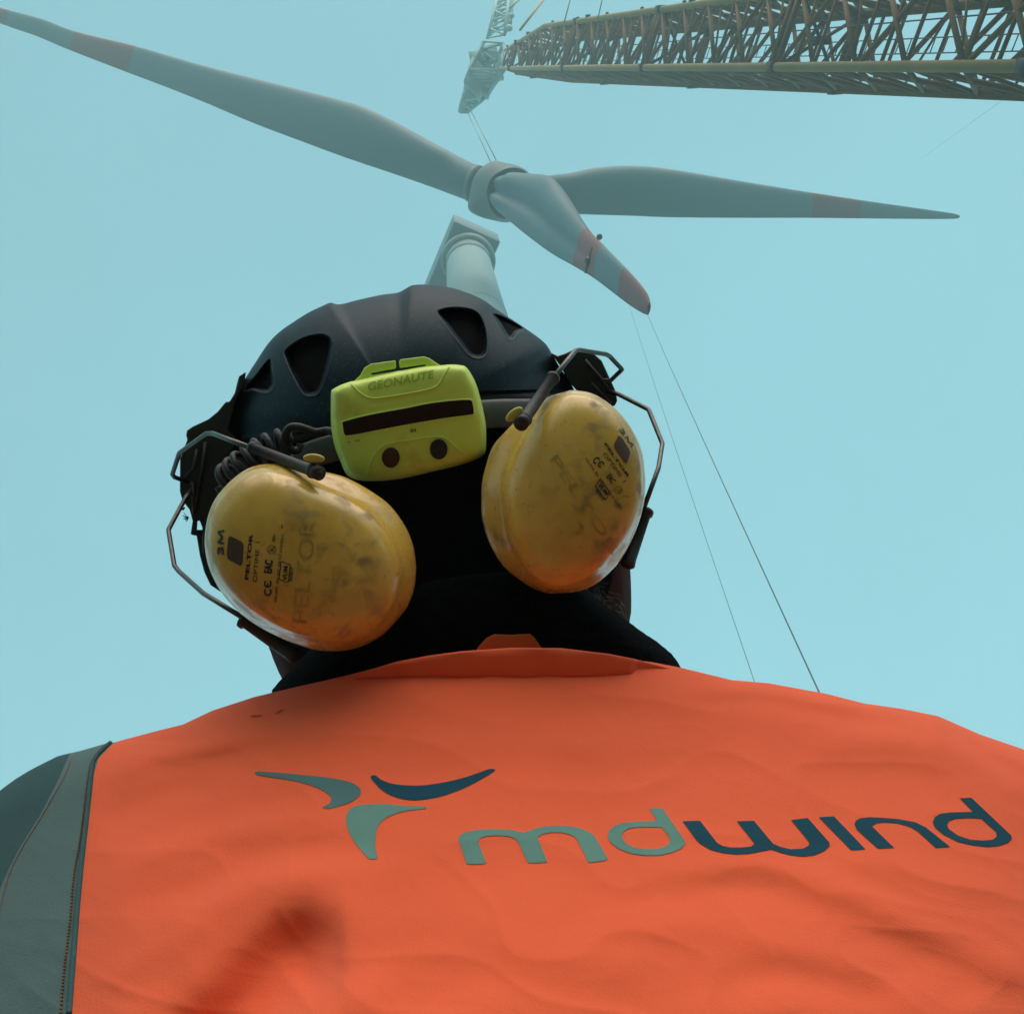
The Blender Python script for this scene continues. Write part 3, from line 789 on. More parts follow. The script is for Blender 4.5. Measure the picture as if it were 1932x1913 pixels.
E1 = rnd(z2([(112,185),(130,176),(330,190),(530,210),(640,225),(740,250),(785,280),(797,305),(780,340),(720,380),(650,402),(600,415),(560,415),(553,405),(590,385),(605,360),(600,340),(570,310),(500,275),(400,245),(300,225),(180,208),(118,195)]))
E2 = rnd(z2([(860,215),(870,203),(895,203),(930,230),(1000,255),(1090,266),(1200,266),(1330,248),(1460,218),(1560,185),(1620,163),(1650,160),(1663,172),(1560,235),(1450,290),(1330,333),(1240,352),(1150,362),(1060,352),(980,325),(920,285),(880,240)]))
E3 = rnd(z2([(703,460),(720,430),(760,402),(830,392),(950,388),(1100,400),(1205,402),(1218,410),(1205,418),(1100,430),(1010,455),(950,485),(910,530),(895,580),(890,650),(897,700),(905,725),(895,742),(850,742),(820,710),(760,640),(720,570),(703,510)]))
for nm, pl, mt in (('printed_letter', [[L_m]], 'p_light'), ('printed_letter', [L_d], 'p_light'), ('printed_letter', [[L_w]], 'p_dark'), ('printed_letter', [[L_i]], 'p_dark'),
                   ('printed_letter', [[L_n]], 'p_dark'), ('printed_letter', [L_d2], 'p_dark'), ('printed_emblem', [[E1]], 'p_mid'), ('printed_emblem', [[E2]], 'p_dark'), ('printed_emblem', [[E3]], 'p_light')):
    decal(nm, pl, jt, MT[mt], jacket, step=7)
decal('scuff_mark', [[z2([(80, -180), (95, -190), (150, -190), (165, -184), (140, -180), (100, -176)])], [z2([(235, -195), (270, -222), (300, -230), (285, -212), (250, -198)])]], jt, MT['orange_in'], jacket, 6)

# collar: the stand-up edge above the shoulder crease leans back over the jacket
col = []
CT = [(640, 1277), (700, 1262), (750, 1247), (810, 1236), (870, 1228), (965, 1221), (1060, 1222), (1150, 1233), (1200, 1243), (1240, 1254), (1290, 1268), (1390, 1290)]
CTx = np.array([p[0] for p in CT]); CTy = np.array([p[1] for p in CT])
CBx = np.array([630, 760, 1000, 1150, 1240, 1310]); CBy = np.array([1281, 1276, 1277, 1274, 1266, 1268.5])
m = MB(); nc_ = 90; prof = [(-.05, .006), (-.03, .003), (.0, -.0004), (.12, -.0012), (.35, -.0018), (.7, -.0020), (.93, -.0022), (1.0, .0000), (.99, .008), (.9, .02), (.5, .05)]
smooth_ = lambda t: t*t*(3-2*t)
zrow = []
for j in range(nc_+1):
    x = 636+(1304-636)*j/nc_; yb = float(np.interp(x, CBx, CBy)); h_ = on(jt, x, yb, 0); h2 = on(jt, x, yb+8, 0)
    zrow.append(depth_of(h_ if h_ is not None else h2)+.0004)
zs_ = [min(zrow[max(0, j_-3):j_+4]) for j_ in range(nc_+1)]; zs_ = zs_[:1]*12+zs_+zs_[-1:]*12
zrow = [sum(zs_[j_:j_+25])/25 for j_ in range(nc_+1)]
for j in range(nc_+1):
    x = 636+(1304-636)*j/nc_; yt = float(np.interp(x, CTx, CTy)); yb = float(np.interp(x, CBx, CBy)); env = min(1, 6*j/nc_)*(1-smooth_(max(0, (j/nc_-.55)/.45)))
    for a, dz in prof:
        zb = zrow[j]
        wob = noise.noise(Vector((x*.02, a*2, 3)))*.0015
        m.v.append(P(x, yb+(yt-yb)*a, zb+.0015*smooth_(max(0, (j/nc_-.8)/.2))+(dz+wob)*env+ (0 if env > .3 else .004)))
k_ = len(prof)
for j in range(nc_):
    for a in range(k_-1):
        p = j*k_+a; m.f.append((p, p+1, p+1+k_, p+k_)); m.m.append(0)
m.build('collar', MT['orange'], jacket)
slab('hanger_loop', [(888, 1245), (903, 1219), (918, 1203), (932, 1196), (965, 1197), (1000, 1195), (1008, 1202), (1020, 1219), (1035, 1245)], .628, .004, MT['orange_in'], jacket, .0008)

# ------------------------------------------------------------------ fleece collar, hood
def fuzz(a, f): return lambda px, py, v: noise.noise(Vector((px*f, py*f, v*9)))*a
fo = [(513, 1310), (522, 1292), (540, 1272), (562, 1250), (620, 1190), (720, 1130), (850, 1090), (1000, 1080), (1090, 1105), (1140, 1140), (1172, 1163), (1205, 1187), (1240, 1211), (1262, 1229), (1277, 1247), (1286, 1275), (1270, 1330), (1100, 1400), (850, 1420), (650, 1400), (530, 1350)]
ph_o = catmull(fo, 10, True); fo2 = [(x+noise.noise(Vector((x*.35, y*.35, 1)))*2.2, y+noise.noise(Vector((x*.35, y*.35, 7)))*2.2) for x, y in ph_o]
radial('fleece_collar', (900, 1260), [(fo2, .03, .655), (None, .5, .655), (None, .8, .66), (None, .93, .675), (None, .99, .70), (None, 1.0, .72), (None, .96, .77), (None, .7, .84), (None, .03, .86)], MT['black'], person, 420, 4, disp=fuzz(.003, .06))
ho = [(445, 820), (425, 930), (412, 1030), (430, 1110), (470, 1170), (530, 1215), (590, 1265), (700, 1320), (900, 1340), (1040, 1260), (1120, 1170), (1150, 1110), (1160, 1050), (1165, 950), (1140, 850), (1090, 765), (1000, 730), (850, 740), (640, 780)]
radial('balaclava', (800, 1040), [(ho, .03, .733), (None, .4, .735), (None, .7, .741), (None, .9, .755), (None, .98, .772), (None, 1.0, .787), (None, .97, .81), (None, .6, .86), (None, .03, .88)], MT['black'], person, 160, 5, disp=fuzz(.004, .03))
m = MB()
for i in range(170):
    t = random.random(); x = 1070+95*t+random.gauss(0, 9); y = 1098+62*t**1.3+random.gauss(0, 13)
    z = .742+random.random()*.02; a = rad(20+random.gauss(0, 22)); L = 8+random.random()*20
    m.tube([P(x, y, z), P(x+L*.5*math.cos(a), y+L*.5*math.sin(a), z-.004), P(x+L*math.cos(a+.25), y+L*math.sin(a+.25), z-.003)], [.00028, .00022, .00006], 3)
m.build('hair', MT['hairm'], person)
# trousers and boots, below the picture
m = MB()
for sx_ in (-1, 1):
    hp = hip+Vector((sx_*.09, 0, 0)); kn = Vector((hp.x+sx_*.02, hp.y+.01, .52)); an = Vector((kn.x+sx_*.01, kn.y-.02, .12))
    m.tube([hip+Vector((sx_*.05, 0, .06)), hp, hp.lerp(kn, .5), kn, kn.lerp(an, .5), an], [.13, .125, .105, .088, .08, .08], 28)
m.build('trousers', MT['trouser'], person)
for sx_ in (-1, 1):
    an = Vector((hip.x+sx_*.12, hip.y-.01, .12)); m = MB()
    m.tube([an+Vector((0, 0, .1)), an, an+Vector((0, .01, -.06)), an+Vector((0, .012, -.118))], [.062, .062, .066, .064], 20)
    m.tube([an+Vector((0, 0, -.065)), an+Vector((0, .1, -.072)), an+Vector((0, .17, -.080)), an+Vector((0, .2, -.085))], [.052, .052, .042, .025], 16)
    m.build('boot', MT['boot'], person)

# ------------------------------------------------------------------ helmet
HELM = [(428, 845), (426, 821), (428, 781), (443, 747), (465, 710), (483, 682), (505, 649), (526, 627), (551, 609), (581, 590), (606, 578), (623, 571), (634, 573.5), (647, 573), (674, 566), (720, 556), (750, 552), (766, 544), (780, 537.5), (809, 537), (843, 541),
        (873, 549), (909, 564), (935, 582), (962, 600), (988, 617), (1026, 645), (1042, 668), (1057, 694), (1080, 728), (1092, 765), (1085, 860), (1010, 960), (850, 1010), (650, 990), (490, 930)]
HC = (760, 790); HZ, HA = .815, .098
hphi = np.linspace(-np.pi, np.pi, 721)
hR = polar(HELM, HC, hphi)
def helm_rho(x, y):
    dx, dy = x-HC[0], y-HC[1]; r = math.hypot(dx, dy); return r/float(np.interp(math.atan2(dy, dx), hphi, hR))
VENTS = [[(461, 736), (485, 703), (509, 676), (515, 700), (517, 724), (508, 739), (495, 740), (478, 736)],
         [(538, 661), (569, 638), (600, 630), (618, 634), (626, 646), (624, 673), (615, 710), (602, 739), (588, 746), (572, 741), (554, 710), (543, 686)],
         [(826, 591), (836, 582), (863, 579), (893, 584), (909, 599), (918, 628), (919, 657), (914, 670), (903, 675), (887, 670), (869, 649), (845, 617)],
         [(930, 592), (951, 596), (990, 618), (975, 630), (967, 639), (959, 639), (950, 628), (938, 607)]]
VP_ = [catmull(v, 5, True) for v in VENTS]
def sdist(poly, x, y):
    """signed distance, positive inside"""
    a = poly; b = np.roll(poly, -1, 0); d = b-a; q = np.array([x, y])-a
    t = np.clip((q*d).sum(1)/((d*d).sum(1)+1e-9), 0, 1); dist = np.hypot(*(q-d*t[:, None]).T).min()
    c = ((a[:, 1] > y) != (b[:, 1] > y)) & (x < (b[:, 0]-a[:, 0])*(y-a[:, 1])/(b[:, 1]-a[:, 1]+1e-12)+a[:, 0])
    return dist if c.sum() % 2 else -dist
helmet = empty('safety_helmet', P(760, 760, .8))
tag(helmet, 'dark slate safety helmet with triangular vents on the head of the person', 'helmet')
RIMx = [400, 440, 520, 600, 700, 800, 900, 1010, 1110]; RIMy = [862, 850, 826, 808, 785, 760, 738, 735, 738]
arc = catmull(HELM[0:31], 12); seg = np.hypot(*np.diff(arc, axis=0).T); cum = np.concatenate([[0], np.cumsum(seg)]); cum /= cum[-1]
NU, NV = 420, 190; V2 = []; fm = []
smooth01 = lambda t: max(0, min(1, t))**2*(3-2*max(0, min(1, t)))
inside = {}
for i in range(NU+1):
    u = i/NU; tx = float(np.interp(u, cum, arc[:, 0])); ty = float(np.interp(u, cum, arc[:, 1]))
    bx = 428+(1092-428)*(.5-.5*math.cos(math.pi*u)*.9-.05*(0)) if False else 428+(1090-428)*u
    bx = 428+(1088-428)*(u*.6+.4*(tx-428)/(1092-428)); by = float(np.interp(bx, RIMx, RIMy))
    for k in range(NV+1):
        v = k/NV; v2 = v**1.6
        x = tx+(bx-tx)*v2; y = ty+(by-ty)*v2
        rho = min(1.0, helm_rho(x, y)); z = HZ-HA*math.sqrt(max(0, 1-rho**2.2))
        inn = 0
        for pl in VP_:
            if abs(x-pl[:, 0].mean()) < 75 and abs(y-pl[:, 1].mean()) < 85:
                s_ = sdist(pl, x, y)
                if s_ > 0: z += .015*smooth01(s_/7.0); inn = s_
                elif s_ > -6: z -= .0004*math.exp(-((s_+1.6)/1.3)**2)
        # soft ridges running from the bumps on the rim of the crown
        for (ax, ay, bx_, by_, w_, am) in ((623, 568, 655, 680, 16, .0013), (785, 534, 822, 600, 24, .0013), (700, 548, 735, 690, 40, -.0010), (600, 575, 520, 690, 14, .0007)):
            dd, sd_, tt_ = seg_d(x, y, (ax, ay), (bx_, by_)); z -= am*math.exp(-(dd/w_)**2)*(1-smooth01(tt_))
        inside[(i, k)] = inn
        V2.append(P(x, y, z))
Fc = []
for i in range(NU):
    for k in range(NV):
        a = i*(NV+1)+k; Fc.append((a, a+1, a+NV+2, a+NV+1)); fm.append(1 if inside[(i, k)] > 5.5 and inside[(i+1, k+1)] > 5.5 else 0)
# inner turn of the rim and the far half of the shell
b0 = len(V2)
for i in range(NU+1):
    p = V2[i*(NV+1)+NV]; u = i/NU
    V2.append(p+ray(760, 760)*.006+(M @ Vector((0, -.001, 0))))
for i in range(NU): Fc.append((i*(NV+1)+NV, b0+i, b0+i+1, (i+1)*(NV+1)+NV)); fm.append(0)
NB = 24; b1_ = len(V2)
for i in range(NU+1):
    p = arc; u = i/NU; tx = float(np.interp(u, cum, arc[:, 0])); ty = float(np.interp(u, cum, arc[:, 1]))
    for k in range(1, NB+1):
        a = math.pi/2*k/NB; s_ = math.cos(a); V2.append(P(HC[0]+(tx-HC[0])*s_, HC[1]-60*(1-s_)+(ty-HC[1])*s_, HZ+.13*math.sin(a)))
for i in range(NU):
    Fc.append((i*(NV+1), (i+1)*(NV+1), b1_+(i+1)*NB, b1_+i*NB)); fm.append(0)
    for k in range(NB-1):
        a = b1_+i*NB+k; Fc.append((a, a+NB, a+NB+1, a+1)); fm.append(0)
mesh('shell', V2, Fc, [MT['shell'], MT['foam']], helmet, True, fm)
# band round the helmet: dark edge and grey reflective strip below it
def band(name, path, w, dz, mt):
    c = catmull(path, 14); m = MB(); n = 8
    for (x, y) in c:
        for k in range(n+1):
            yy = y+w*k/n; rho = min(.995, helm_rho(x, yy)); z = HZ-HA*.97*math.sqrt(max(0, 1-rho**2.2))+dz - .0015*math.sin(math.pi*k/n)
            m.v.append(P(x, yy, z))
        for k in (n, 0): m.v.append(P(x, y+w*k/n, HZ-HA*.97*math.sqrt(max(0, 1-min(.995, helm_rho(x, y+w*k/n))**2.2))+dz+.004))
    kk = n+3
    for j in range(len(c)-1):
        for a in range(kk):
            p = j*kk+a; q = j*kk+(a+1) % kk; m.f.append((p, q, q+kk, p+kk)); m.m.append(0)
    return m.build(name, MT[mt], helmet)
band('rim_trim', [(432, 838), (520, 818), (600, 803), (700, 780), (800, 757), (905, 738), (1010, 735), (1085, 738)], 24, .002, 'plast')
band('reflective_strip', [(470, 880), (540, 850), (600, 826), (700, 800), (800, 775), (905, 755), (1010, 752), (1070, 752)], 54, -.008, 'reflect')

ZB = .80
def zb(p): return [(304.9+.17614*x, 706+.17614*y) for x, y in p]
def zc(p): return [(994.9+.15098*x, 625.8+.15098*y) for x, y in p]
def z5(p): return [(304.9+.3073*x, 802.3+.3073*y) for x, y in p]
slab('ear_muff_bracket', zb([(830, 20), (905, -30), (885, 110), (790, 290), (705, 600), (850, 720), (830, 1000), (650, 1200), (480, 1600), (470, 1913), (440, 1913), (436, 1640), (405, 1560), (380, 1580), (370, 1730), (310, 1715), (332, 1570), (300, 1450), (222, 1350), (195, 1250), (197, 900), (275, 700), (262, 650), (272, 600), (330, 560), (500, 480), (600, 400), (690, 290), (725, 295), (790, 190)]), ZB-.03, .05, MT['plast'], helmet, .003)
slab('ear_muff_bracket', zc([(290, 258), (380, 300), (470, 270), (560, 230), (700, 205), (765, 225), (850, 290), (930, 360), (985, 480), (1035, 590), (1105, 740), (1125, 860), (1095, 930), (1000, 930), (800, 880), (640, 760), (500, 600), (420, 440)]), ZB-.025, .045, MT['plast'], helmet, .004)
m = MB()
for pts in (zb([(380, 800), (350, 1000), (260, 1100)]), zb([(470, 720), (430, 1050), (340, 1500)]), zb([(330, 1150), (345, 1480)])):
    m.tube([P(x, y, ZB-.032) for x, y in pts], .0012, 6); m.build('bracket_rib', MT['rubber'], helmet); m = MB()
for pts in (zc([(720, 350), (900, 560), (1000, 700)]), zc([(800, 640), (930, 780), (1050, 900)]), zc([(905, 590), (960, 605), (1030, 600)])):
    m.tube([P(x, y, ZB-.027) for x, y in pts], .0012, 6); m.build('bracket_rib', MT['rubber'], helmet); m = MB()
for (x, y) in zb([(250, 1425), (290, 1530)]):
    for k in range(7):
        a = rad(random.uniform(120, 240)); L = random.uniform(6, 13); m.tube([P(x, y, ZB), P(x+L*math.cos(a)*.6, y-L*math.sin(a)*.5+2, ZB), P(x+L*math.cos(a), y-L*math.sin(a)+random.uniform(-3, 3), ZB)], .0003, 4)
m.build('bracket_fray', MT['rubber'], helmet)
strap = z5([(180, 640), (215, 680), (235, 800), (262, 900), (300, 980), (360, 1020), (420, 1010), (330, 900), (285, 780), (275, 640)])
slab('chin_strap', strap, .80, .008, MT['plast'], helmet, .0015)

# ------------------------------------------------------------------ ear muffs
def cupset(side, out_, plate, c, z0, tilt, upper, lower, button, coll, prongs):
    root = empty('ear_muff', P(c[0], c[1], z0+.03))
    tag(root, ('lower left yellow ear muff cup behind the helmet, clear printing along its left side' if side < 0 else 'upper right yellow ear muff cup behind the helmet, smudged printing at its right edge'), 'ear muff', 'ear muffs parked behind the helmet')
    cup = radial('cup', c, [(out_, .90, z0+.052), (None, .98, z0+.050), (None, 1.0, z0+.046), (None, .998, z0+.041), (None, .985, z0+.036), (plate, 1.03, z0+.024), (plate, 1.0, z0+.018), (plate, .955, z0+.0125), (plate, .80, z0+.006), (plate, .5, z0+.0015), (plate, .2, z0), (plate, .01, z0)], MT['cup'], root, 150, 5, tilt)
    radial('cushion', c, [(out_, .5, z0+.078), (None, .9, z0+.078), (None, .98, z0+.068), (None, .985, z0+.058), (None, .95, z0+.049), (None, .5, z0+.048)], MT['plast'], root, 80, 4, tilt)
    m = MB()
    for seg_ in (upper['wire'], lower['wire']):
        q = catmull(seg_, 3)
        # keep the bends tight: straight runs with small rounded corners
        pts = []
        for i, p in enumerate(seg_):
            if 0 < i < len(seg_)-1:
                a = np.array(seg_[i-1]); b = np.array(p); d = np.array(seg_[i+1])
                for t in (-.12, -.05, 0, .05, .12):
                    if t < 0: pts.append(b+(a-b)*(-t)*1.0)
                    elif t > 0: pts.append(b+(d-b)*t)
                    else: pts.append(b*.86+.07*(b+(a-b)*.12)+.07*(b+(d-b)*.12))
            else: pts.append(np.array(p))
        m.tube([P(*p) for p in pts], .0016, 10)
    m.build('wire_arm', MT['steel'], root)
    for s_ in (upper, lower):
        m = MB(); a = s_['sleeve'][0]; b = s_['sleeve'][-1]; A3, B3 = P(*a), P(*b); d = (B3-A3).normalized(); L = (B3-A3).length
        r = s_['r']
        m.tube([A3, A3+d*.0005, A3+d*.003, A3+d*.0035, A3+d*L*.9, B3, B3+d*.001], [r*.8, r*1.22, r*1.22, r*.93, r, r*1.12, r*.9], 24)
        if s_ is upper:
            m.tube([B3-d*.006, B3+d*.0005], [r*1.15, r*1.2], 24); m.tube([B3, B3+d*.0012], [r*.55, r*.5], 16)
            m.ball(B3-d*.006, r*1.3, r*1.3, r*1.3, 10)
        m.build('arm_sleeve', MT['rubber'], root)
    bx, by, bz, ax1, ax2, ang = button
    po = [(bx+ax1*math.cos(t)*math.cos(ang)-ax2*math.sin(t)*math.sin(ang), by+ax1*math.cos(t)*math.sin(ang)+ax2*math.sin(t)*math.cos(ang)) for t in np.linspace(0, 2*math.pi, 28, endpoint=False)]
    slab('pivot_button', po, bz, .005, MT['yel'], root, .0012)
    return root, cup
outL = z5([(265,700),(285,560),(330,450),(400,365),(460,310),(540,260),(640,237),(740,240),(860,262),(1000,285),(1130,320),(1280,400),(1400,490),(1490,610),(1545,740),(1562,880),(1550,1000),(1510,1110),(1440,1200),(1350,1290),(1230,1355),(1100,1383),(960,1380),(820,1340),(680,1280),(560,1210),(470,1140),(380,1040),(320,940),(280,830)])
plL = z5([(285,700),(303,565),(352,455),(440,355),(540,298),(660,275),(830,318),(960,370),(1100,425),(1250,505),(1370,625),(1445,760),(1472,880),(1465,980),(1430,1085),(1360,1195),(1230,1295),(1080,1330),(900,1302),(740,1252),(610,1182),(505,1110),(405,1010),(335,905),(300,800)])
cL = (588, 1050)
upL = dict(wire=[(*zb([(975, 795)])[0], .648), (*zb([(545, 632)])[0], .70), (*zb([(480, 635)])[0], .705), (*zb([(190, 840)])[0], .735), (*zb([(115, 1070)])[0], .755), (*zb([(135, 1100)])[0], .76), (*zb([(330, 1170)])[0], .775)],
           sleeve=[(*zb([(965, 785)])[0], .650), (*zb([(1690, 1060)])[0], .603)], r=.0034)
loL = dict(wire=[(*zb([(330, 1200)])[0], .77), (*zb([(230, 1370)])[0], .76), (*zb([(72, 1665)])[0], .74), (*z5([(78, 860)])[0], .715), (*z5([(105, 895)])[0], .71), (*z5([(255, 1030)])[0], .68), (*z5([(500, 1180)])[0], .65)],
           sleeve=[(*z5([(495, 1185)])[0], .655), (*z5([(820, 1415)])[0], .645)], r=.0045)
mL, cupL = cupset(-1, outL, plL, cL, .588, (.00004, -.00003), upL, loL, (*zb([(1632, 897)])[0], .603, 20.5, 8.5, rad(4)), None, None)
def z6(p): return [(802.3+.2658*x, 513.5+.2658*y) for x, y in p]
outR = [(909,949),(910,912),(917,880),(930,843),(951,817),(972,795),(999,771),(1031,750),(1063,740),(1095,739),(1121,745),(1148,761),(1169,779),(1188,803),(1204,832),(1213,862),(1217,899),(1217,930),(1213,957),(1204,989),(1188,1026),(1169,1058),(1145,1084),(1121,1103),(1095,1114),(1063,1118),(1031,1118),(1004,1108),(978,1092),(951,1069),(930,1037),(917,1005),(910,975)]
plR = [(950,949),(954,899),(970,856),(994,815),(1033,770),(1068,744),(1096,743),(1120,749),(1146,765),(1166,783),(1184,806),(1200,836),(1209,865),(1213,899),(1212,930),(1207,957),(1196,989),(1178,1020),(1156,1048),(1130,1076),(1100,1096),(1065,1106),(1035,1104),(1004,1087),(978,1050),(959,1010)]
cR = (1080, 935)
upR = dict(wire=[(*zc([(320, 580)])[0], .665), (*zc([(600, 236)])[0], .715), (*zc([(650, 226)])[0], .72), (*zc([(985, 280)])[0], .745), (*zc([(1030, 305)])[0], .75), (*zc([(1185, 470)])[0], .765), (*zc([(1030, 620)])[0], .785)],
           sleeve=[(*zc([(325, 568)])[0], .664), (*z6([(680, 1075)])[0], .612)], r=.0036)
loR = dict(wire=[(*zc([(1000, 740)])[0], .775), (*zc([(1130, 775)])[0], .765), (*zc([(1515, 970)])[0], .745), (*zc([(1688, 1395)])[0], .72), (*zc([(1640, 1700)])[0], .70), (*z6([(1560, 1650)])[0], .68)],
           sleeve=[(1219, 962, .685), (1184, 1065, .665)], r=.0042)
mR, cupR = cupset(1, outR, plR, cR, .612, (-.00005, -.00003), upR, loR, (*z6([(632, 1007)])[0], .615, 19.5, 9.5, rad(-38)), None, None)
# print on the cups
tL = bvh_of(cupL); tR = bvh_of(cupR)
def q7(x, y): return (385.1+.11743*x, 978.8+.11743*y)
def q8(x, y): return (1027+.11743*x, 770.2+.11743*y)
def em(p0, p1, h):
    d = (p1[0]-p0[0], p1[1]-p0[1]); L = math.hypot(*d); u = (d[1]/L*h, -d[0]/L*h)
    return [('l', [(p0[0]+d[0]*a+u[0]*b, p0[1]+d[1]*a+u[1]*b) for a, b in ((.47, 0), (.50, .93), (.72, .25), (.95, .93), (1.0, 0))], h*.33)]
def printing(par, tree, q, items, ink='ink', off=.00035):
    pl = []
    for it in items:
        if it[0] == 't':
            _, s_, a, b, h = it[:5]; sh_ = it[5] if len(it) > 5 else 0; bo = it[6] if len(it) > 6 else .02
            pl += text_polys(s_, q(*a), q(*b), h*.11743, sh_, bo)
        elif it[0] == 'p': pl.append([[q(*p) for p in it[1]]])
        elif it[0] == 'c':
            _, c0, r, w = it; o1 = [q(c0[0]+r*math.cos(t), c0[1]+r*math.sin(t)) for t in np.linspace(0, 2*math.pi, 24, endpoint=False)]
            o2 = [q(c0[0]+(r-w)*math.cos(t), c0[1]+(r-w)*math.sin(t)) for t in np.linspace(0, 2*math.pi, 24, endpoint=False)][::-1]
            pl.append([o1, o2])
        elif it[0] == 'l':
            _, pts, w = it
            for a, b in zip(pts[:-1], pts[1:]):
                d = (b[0]-a[0], b[1]-a[1]); L = math.hypot(*d); nx, ny = -d[1]/L*w/2, d[0]/L*w/2
                pl.append([[q(a[0]+nx, a[1]+ny), q(b[0]+nx, b[1]+ny), q(b[0]-nx, b[1]-ny), q(a[0]-nx, a[1]-ny)]])
    return decal('printed_lettering', pl, tree, MT[ink], par, step=9, off=off)
printing(cupL, tL, q7, [('t', '3', (322, 575), (325, 445), 108, 0, .045)]+em((322, 575), (330, 190), 108), 'inkb')
printing(cupL, tL, q7, [('p', [(400, 300), (425, 282), (600, 370), (630, 415), (612, 700), (585, 745), (395, 640), (375, 570)])], 'inkr')
printing(cupL, tL, q7, [('l', [(400, 300), (425, 282), (600, 370), (630, 415), (612, 700), (585, 745), (395, 640), (375, 570), (400, 300)], 12), ('l', [(470, 330), (465, 660)], 8), ('l', [(545, 360), (530, 700)], 8),
    ('t', 'PELTOR', (715, 978), (790, 240), 62, 0, .035), ('t', 'OPTIME  I', (850, 1010), (905, 370), 68, 0, 0), ('t', 'C', (1085, 1240), (1090, 1125), 125, 0, .03), ('t', 'C', (1085, 1105), (1090, 990), 125, 0, .03), ('l', [(1022, 1094), (1026, 1020)], 16),
    ('t', 'EAC', (1090, 875), (1110, 665), 130, 0, .04), ('c', (1087, 490), 72, 10), ('l', [(1040, 500), (1080, 520), (1130, 440)], 12), ('l', [(1060, 460), (1120, 520)], 12), ('t', '001', (1140, 370), (1155, 258), 48),
    ('t', 'H510P3, EN 352, TP TC 019/2011', (1175, 1328), (1292, 262), 50, 0, .01), ('l', [(1235, 680), (1390, 735), (1350, 1020), (1205, 970), (1235, 680)], 14), ('t', 'VUM', (1330, 990), (1350, 760), 70, 0, .03), ('t', '02/2015', (1415, 1000), (1435, 780), 50, 0, .03), ('l', [(1255, 90), (1250, 150)], 18)])
printing(cupL, tL, lambda x, y: z5([(x, y)])[0], [('t', 'PELTOR', (852+40, 1215), (952, 575), 92/.11743*.3073, 0, -.005)], 'faint')
printing(cupR, tR, q8, [('t', '3', (1200, 345), (1262, 438), 58, 0, .03)]+em((1200, 345), (1385, 625), 58), 'inkb')
printing(cupR, tR, q8, [('p', [(1190, 440), (1240, 470), (1370, 680), (1370, 740), (1320, 880), (1290, 870), (1120, 630), (1125, 565)])], 'inkr')
printing(cupR, tR, q8, [('t', 'PELTOR', (958, 575), (1345, 1125), 42, 0, .04), ('t', 'OPTIME  I', (935, 740), (1265, 1195), 62, 0, 0), ('t', 'C', (760, 850), (815, 905), 125, 0, .03), ('t', 'C', (835, 905), (895, 965), 110, 0, .03), ('l', [(880, 870), (915, 905)], 14), ('t', 'EAC', (990, 1105), (1075, 1215), 95, 0, .03),
    ('t', 'H510P3, EN 352, TP TC 019/2011', (645, 815), (1215, 1640), 45, 0, .0), ('l', [(900, 1130), (1050, 1350), (985, 1470), (820, 1250), (900, 1130)], 12), ('t', 'VUM', (855, 1230), (985, 1400), 60, 0, .03), ('t', '02/2015', (815, 1320), (935, 1490), 45, 0, .03), ('c', (1190, 1310), 62, 8), ('l', [(1160, 1300), (1200, 1345), (1230, 1290)], 10), ('l', [(1260, 1410), (1370, 1415)], 6)])
printing(cupR, tR, lambda x, y: (802.3+.2658*x, 513.5+.2658*y), [('t', 'PELTOR', (880, 1330), (1330, 2010), 70/.11743*.2658, 0, -.005)], 'faint')

# ------------------------------------------------------------------ rear light with its coiled cable
def z8(p): return [(593.7+.19102*x, 641.8+.19102*y) for x, y in p]
light = empty('rear_light', P(772, 800, .69))
tag(light, 'lime battery pack with dark red lens bar and two round buttons on the helmet back', 'head torch pack')
LO = z8([(165,500),(160,600),(165,860),(200,1050),(250,1180),(300,1300),(350,1350),(430,1380),(560,1388),(750,1378),(950,1345),(1200,1285),(1450,1225),(1600,1170),(1670,1130),(1690,1060),(1690,850),(1670,720),(1630,550),(1580,400),(1500,270),(1430,245),(1340,240),(1240,248),(1100,255),(900,290),(700,330),(500,375),(400,400),(340,412),(250,445),(185,480)])
LC = (770, 797); LZ = .672
def ldisp(px, py, v):
    # a shallow chin panel and brow panel stepped in the casing
    return 0.0
body_l = radial('casing', LC, [(LO, .90, LZ+.030), (None, .97, LZ+.028), (None, 1.0, LZ+.022), (None, .995, LZ+.014), (None, .965, LZ+.0075), (None, .90, LZ+.0042), (None, .75, LZ+.0022), (None, .5, LZ+.0008), (None, .2, LZ), (None, .01, LZ)], MT['lime'], light, 220, 5, (0.00001, .00002))
tl = bvh_of(body_l)
slotp = z8([(275,820),(290,800),(500,745),(700,705),(900,670),(1150,620),(1400,592),(1530,588),(1555,610),(1570,700),(1565,730),(1530,740),(1300,770),(1000,820),(700,875),(450,925),(320,943),(300,935),(285,900)])
decal('lens', [[slotp]], tl, MT['lens'], light, 8, .0007)
m = MB()
for pts, r in ((slotp+[slotp[0]], .0007), (z8([(360,430),(450,520),(560,572),(700,562),(1000,512),(1170,472),(1230,425),(1280,335),(1330,262)]), .0006), (z8([(520,1330),(560,1180),(650,1060),(760,1015),(950,985),(1150,955),(1280,962),(1380,1040),(1480,1130),(1530,1215)]), .0005)):
    q = [on(tl, x, y, .0001) for x, y in catmull(pts, 6)]; m.tube([p for p in q if p is not None], r, 6)
m.build('casing_ridge', MT['lime'], light)
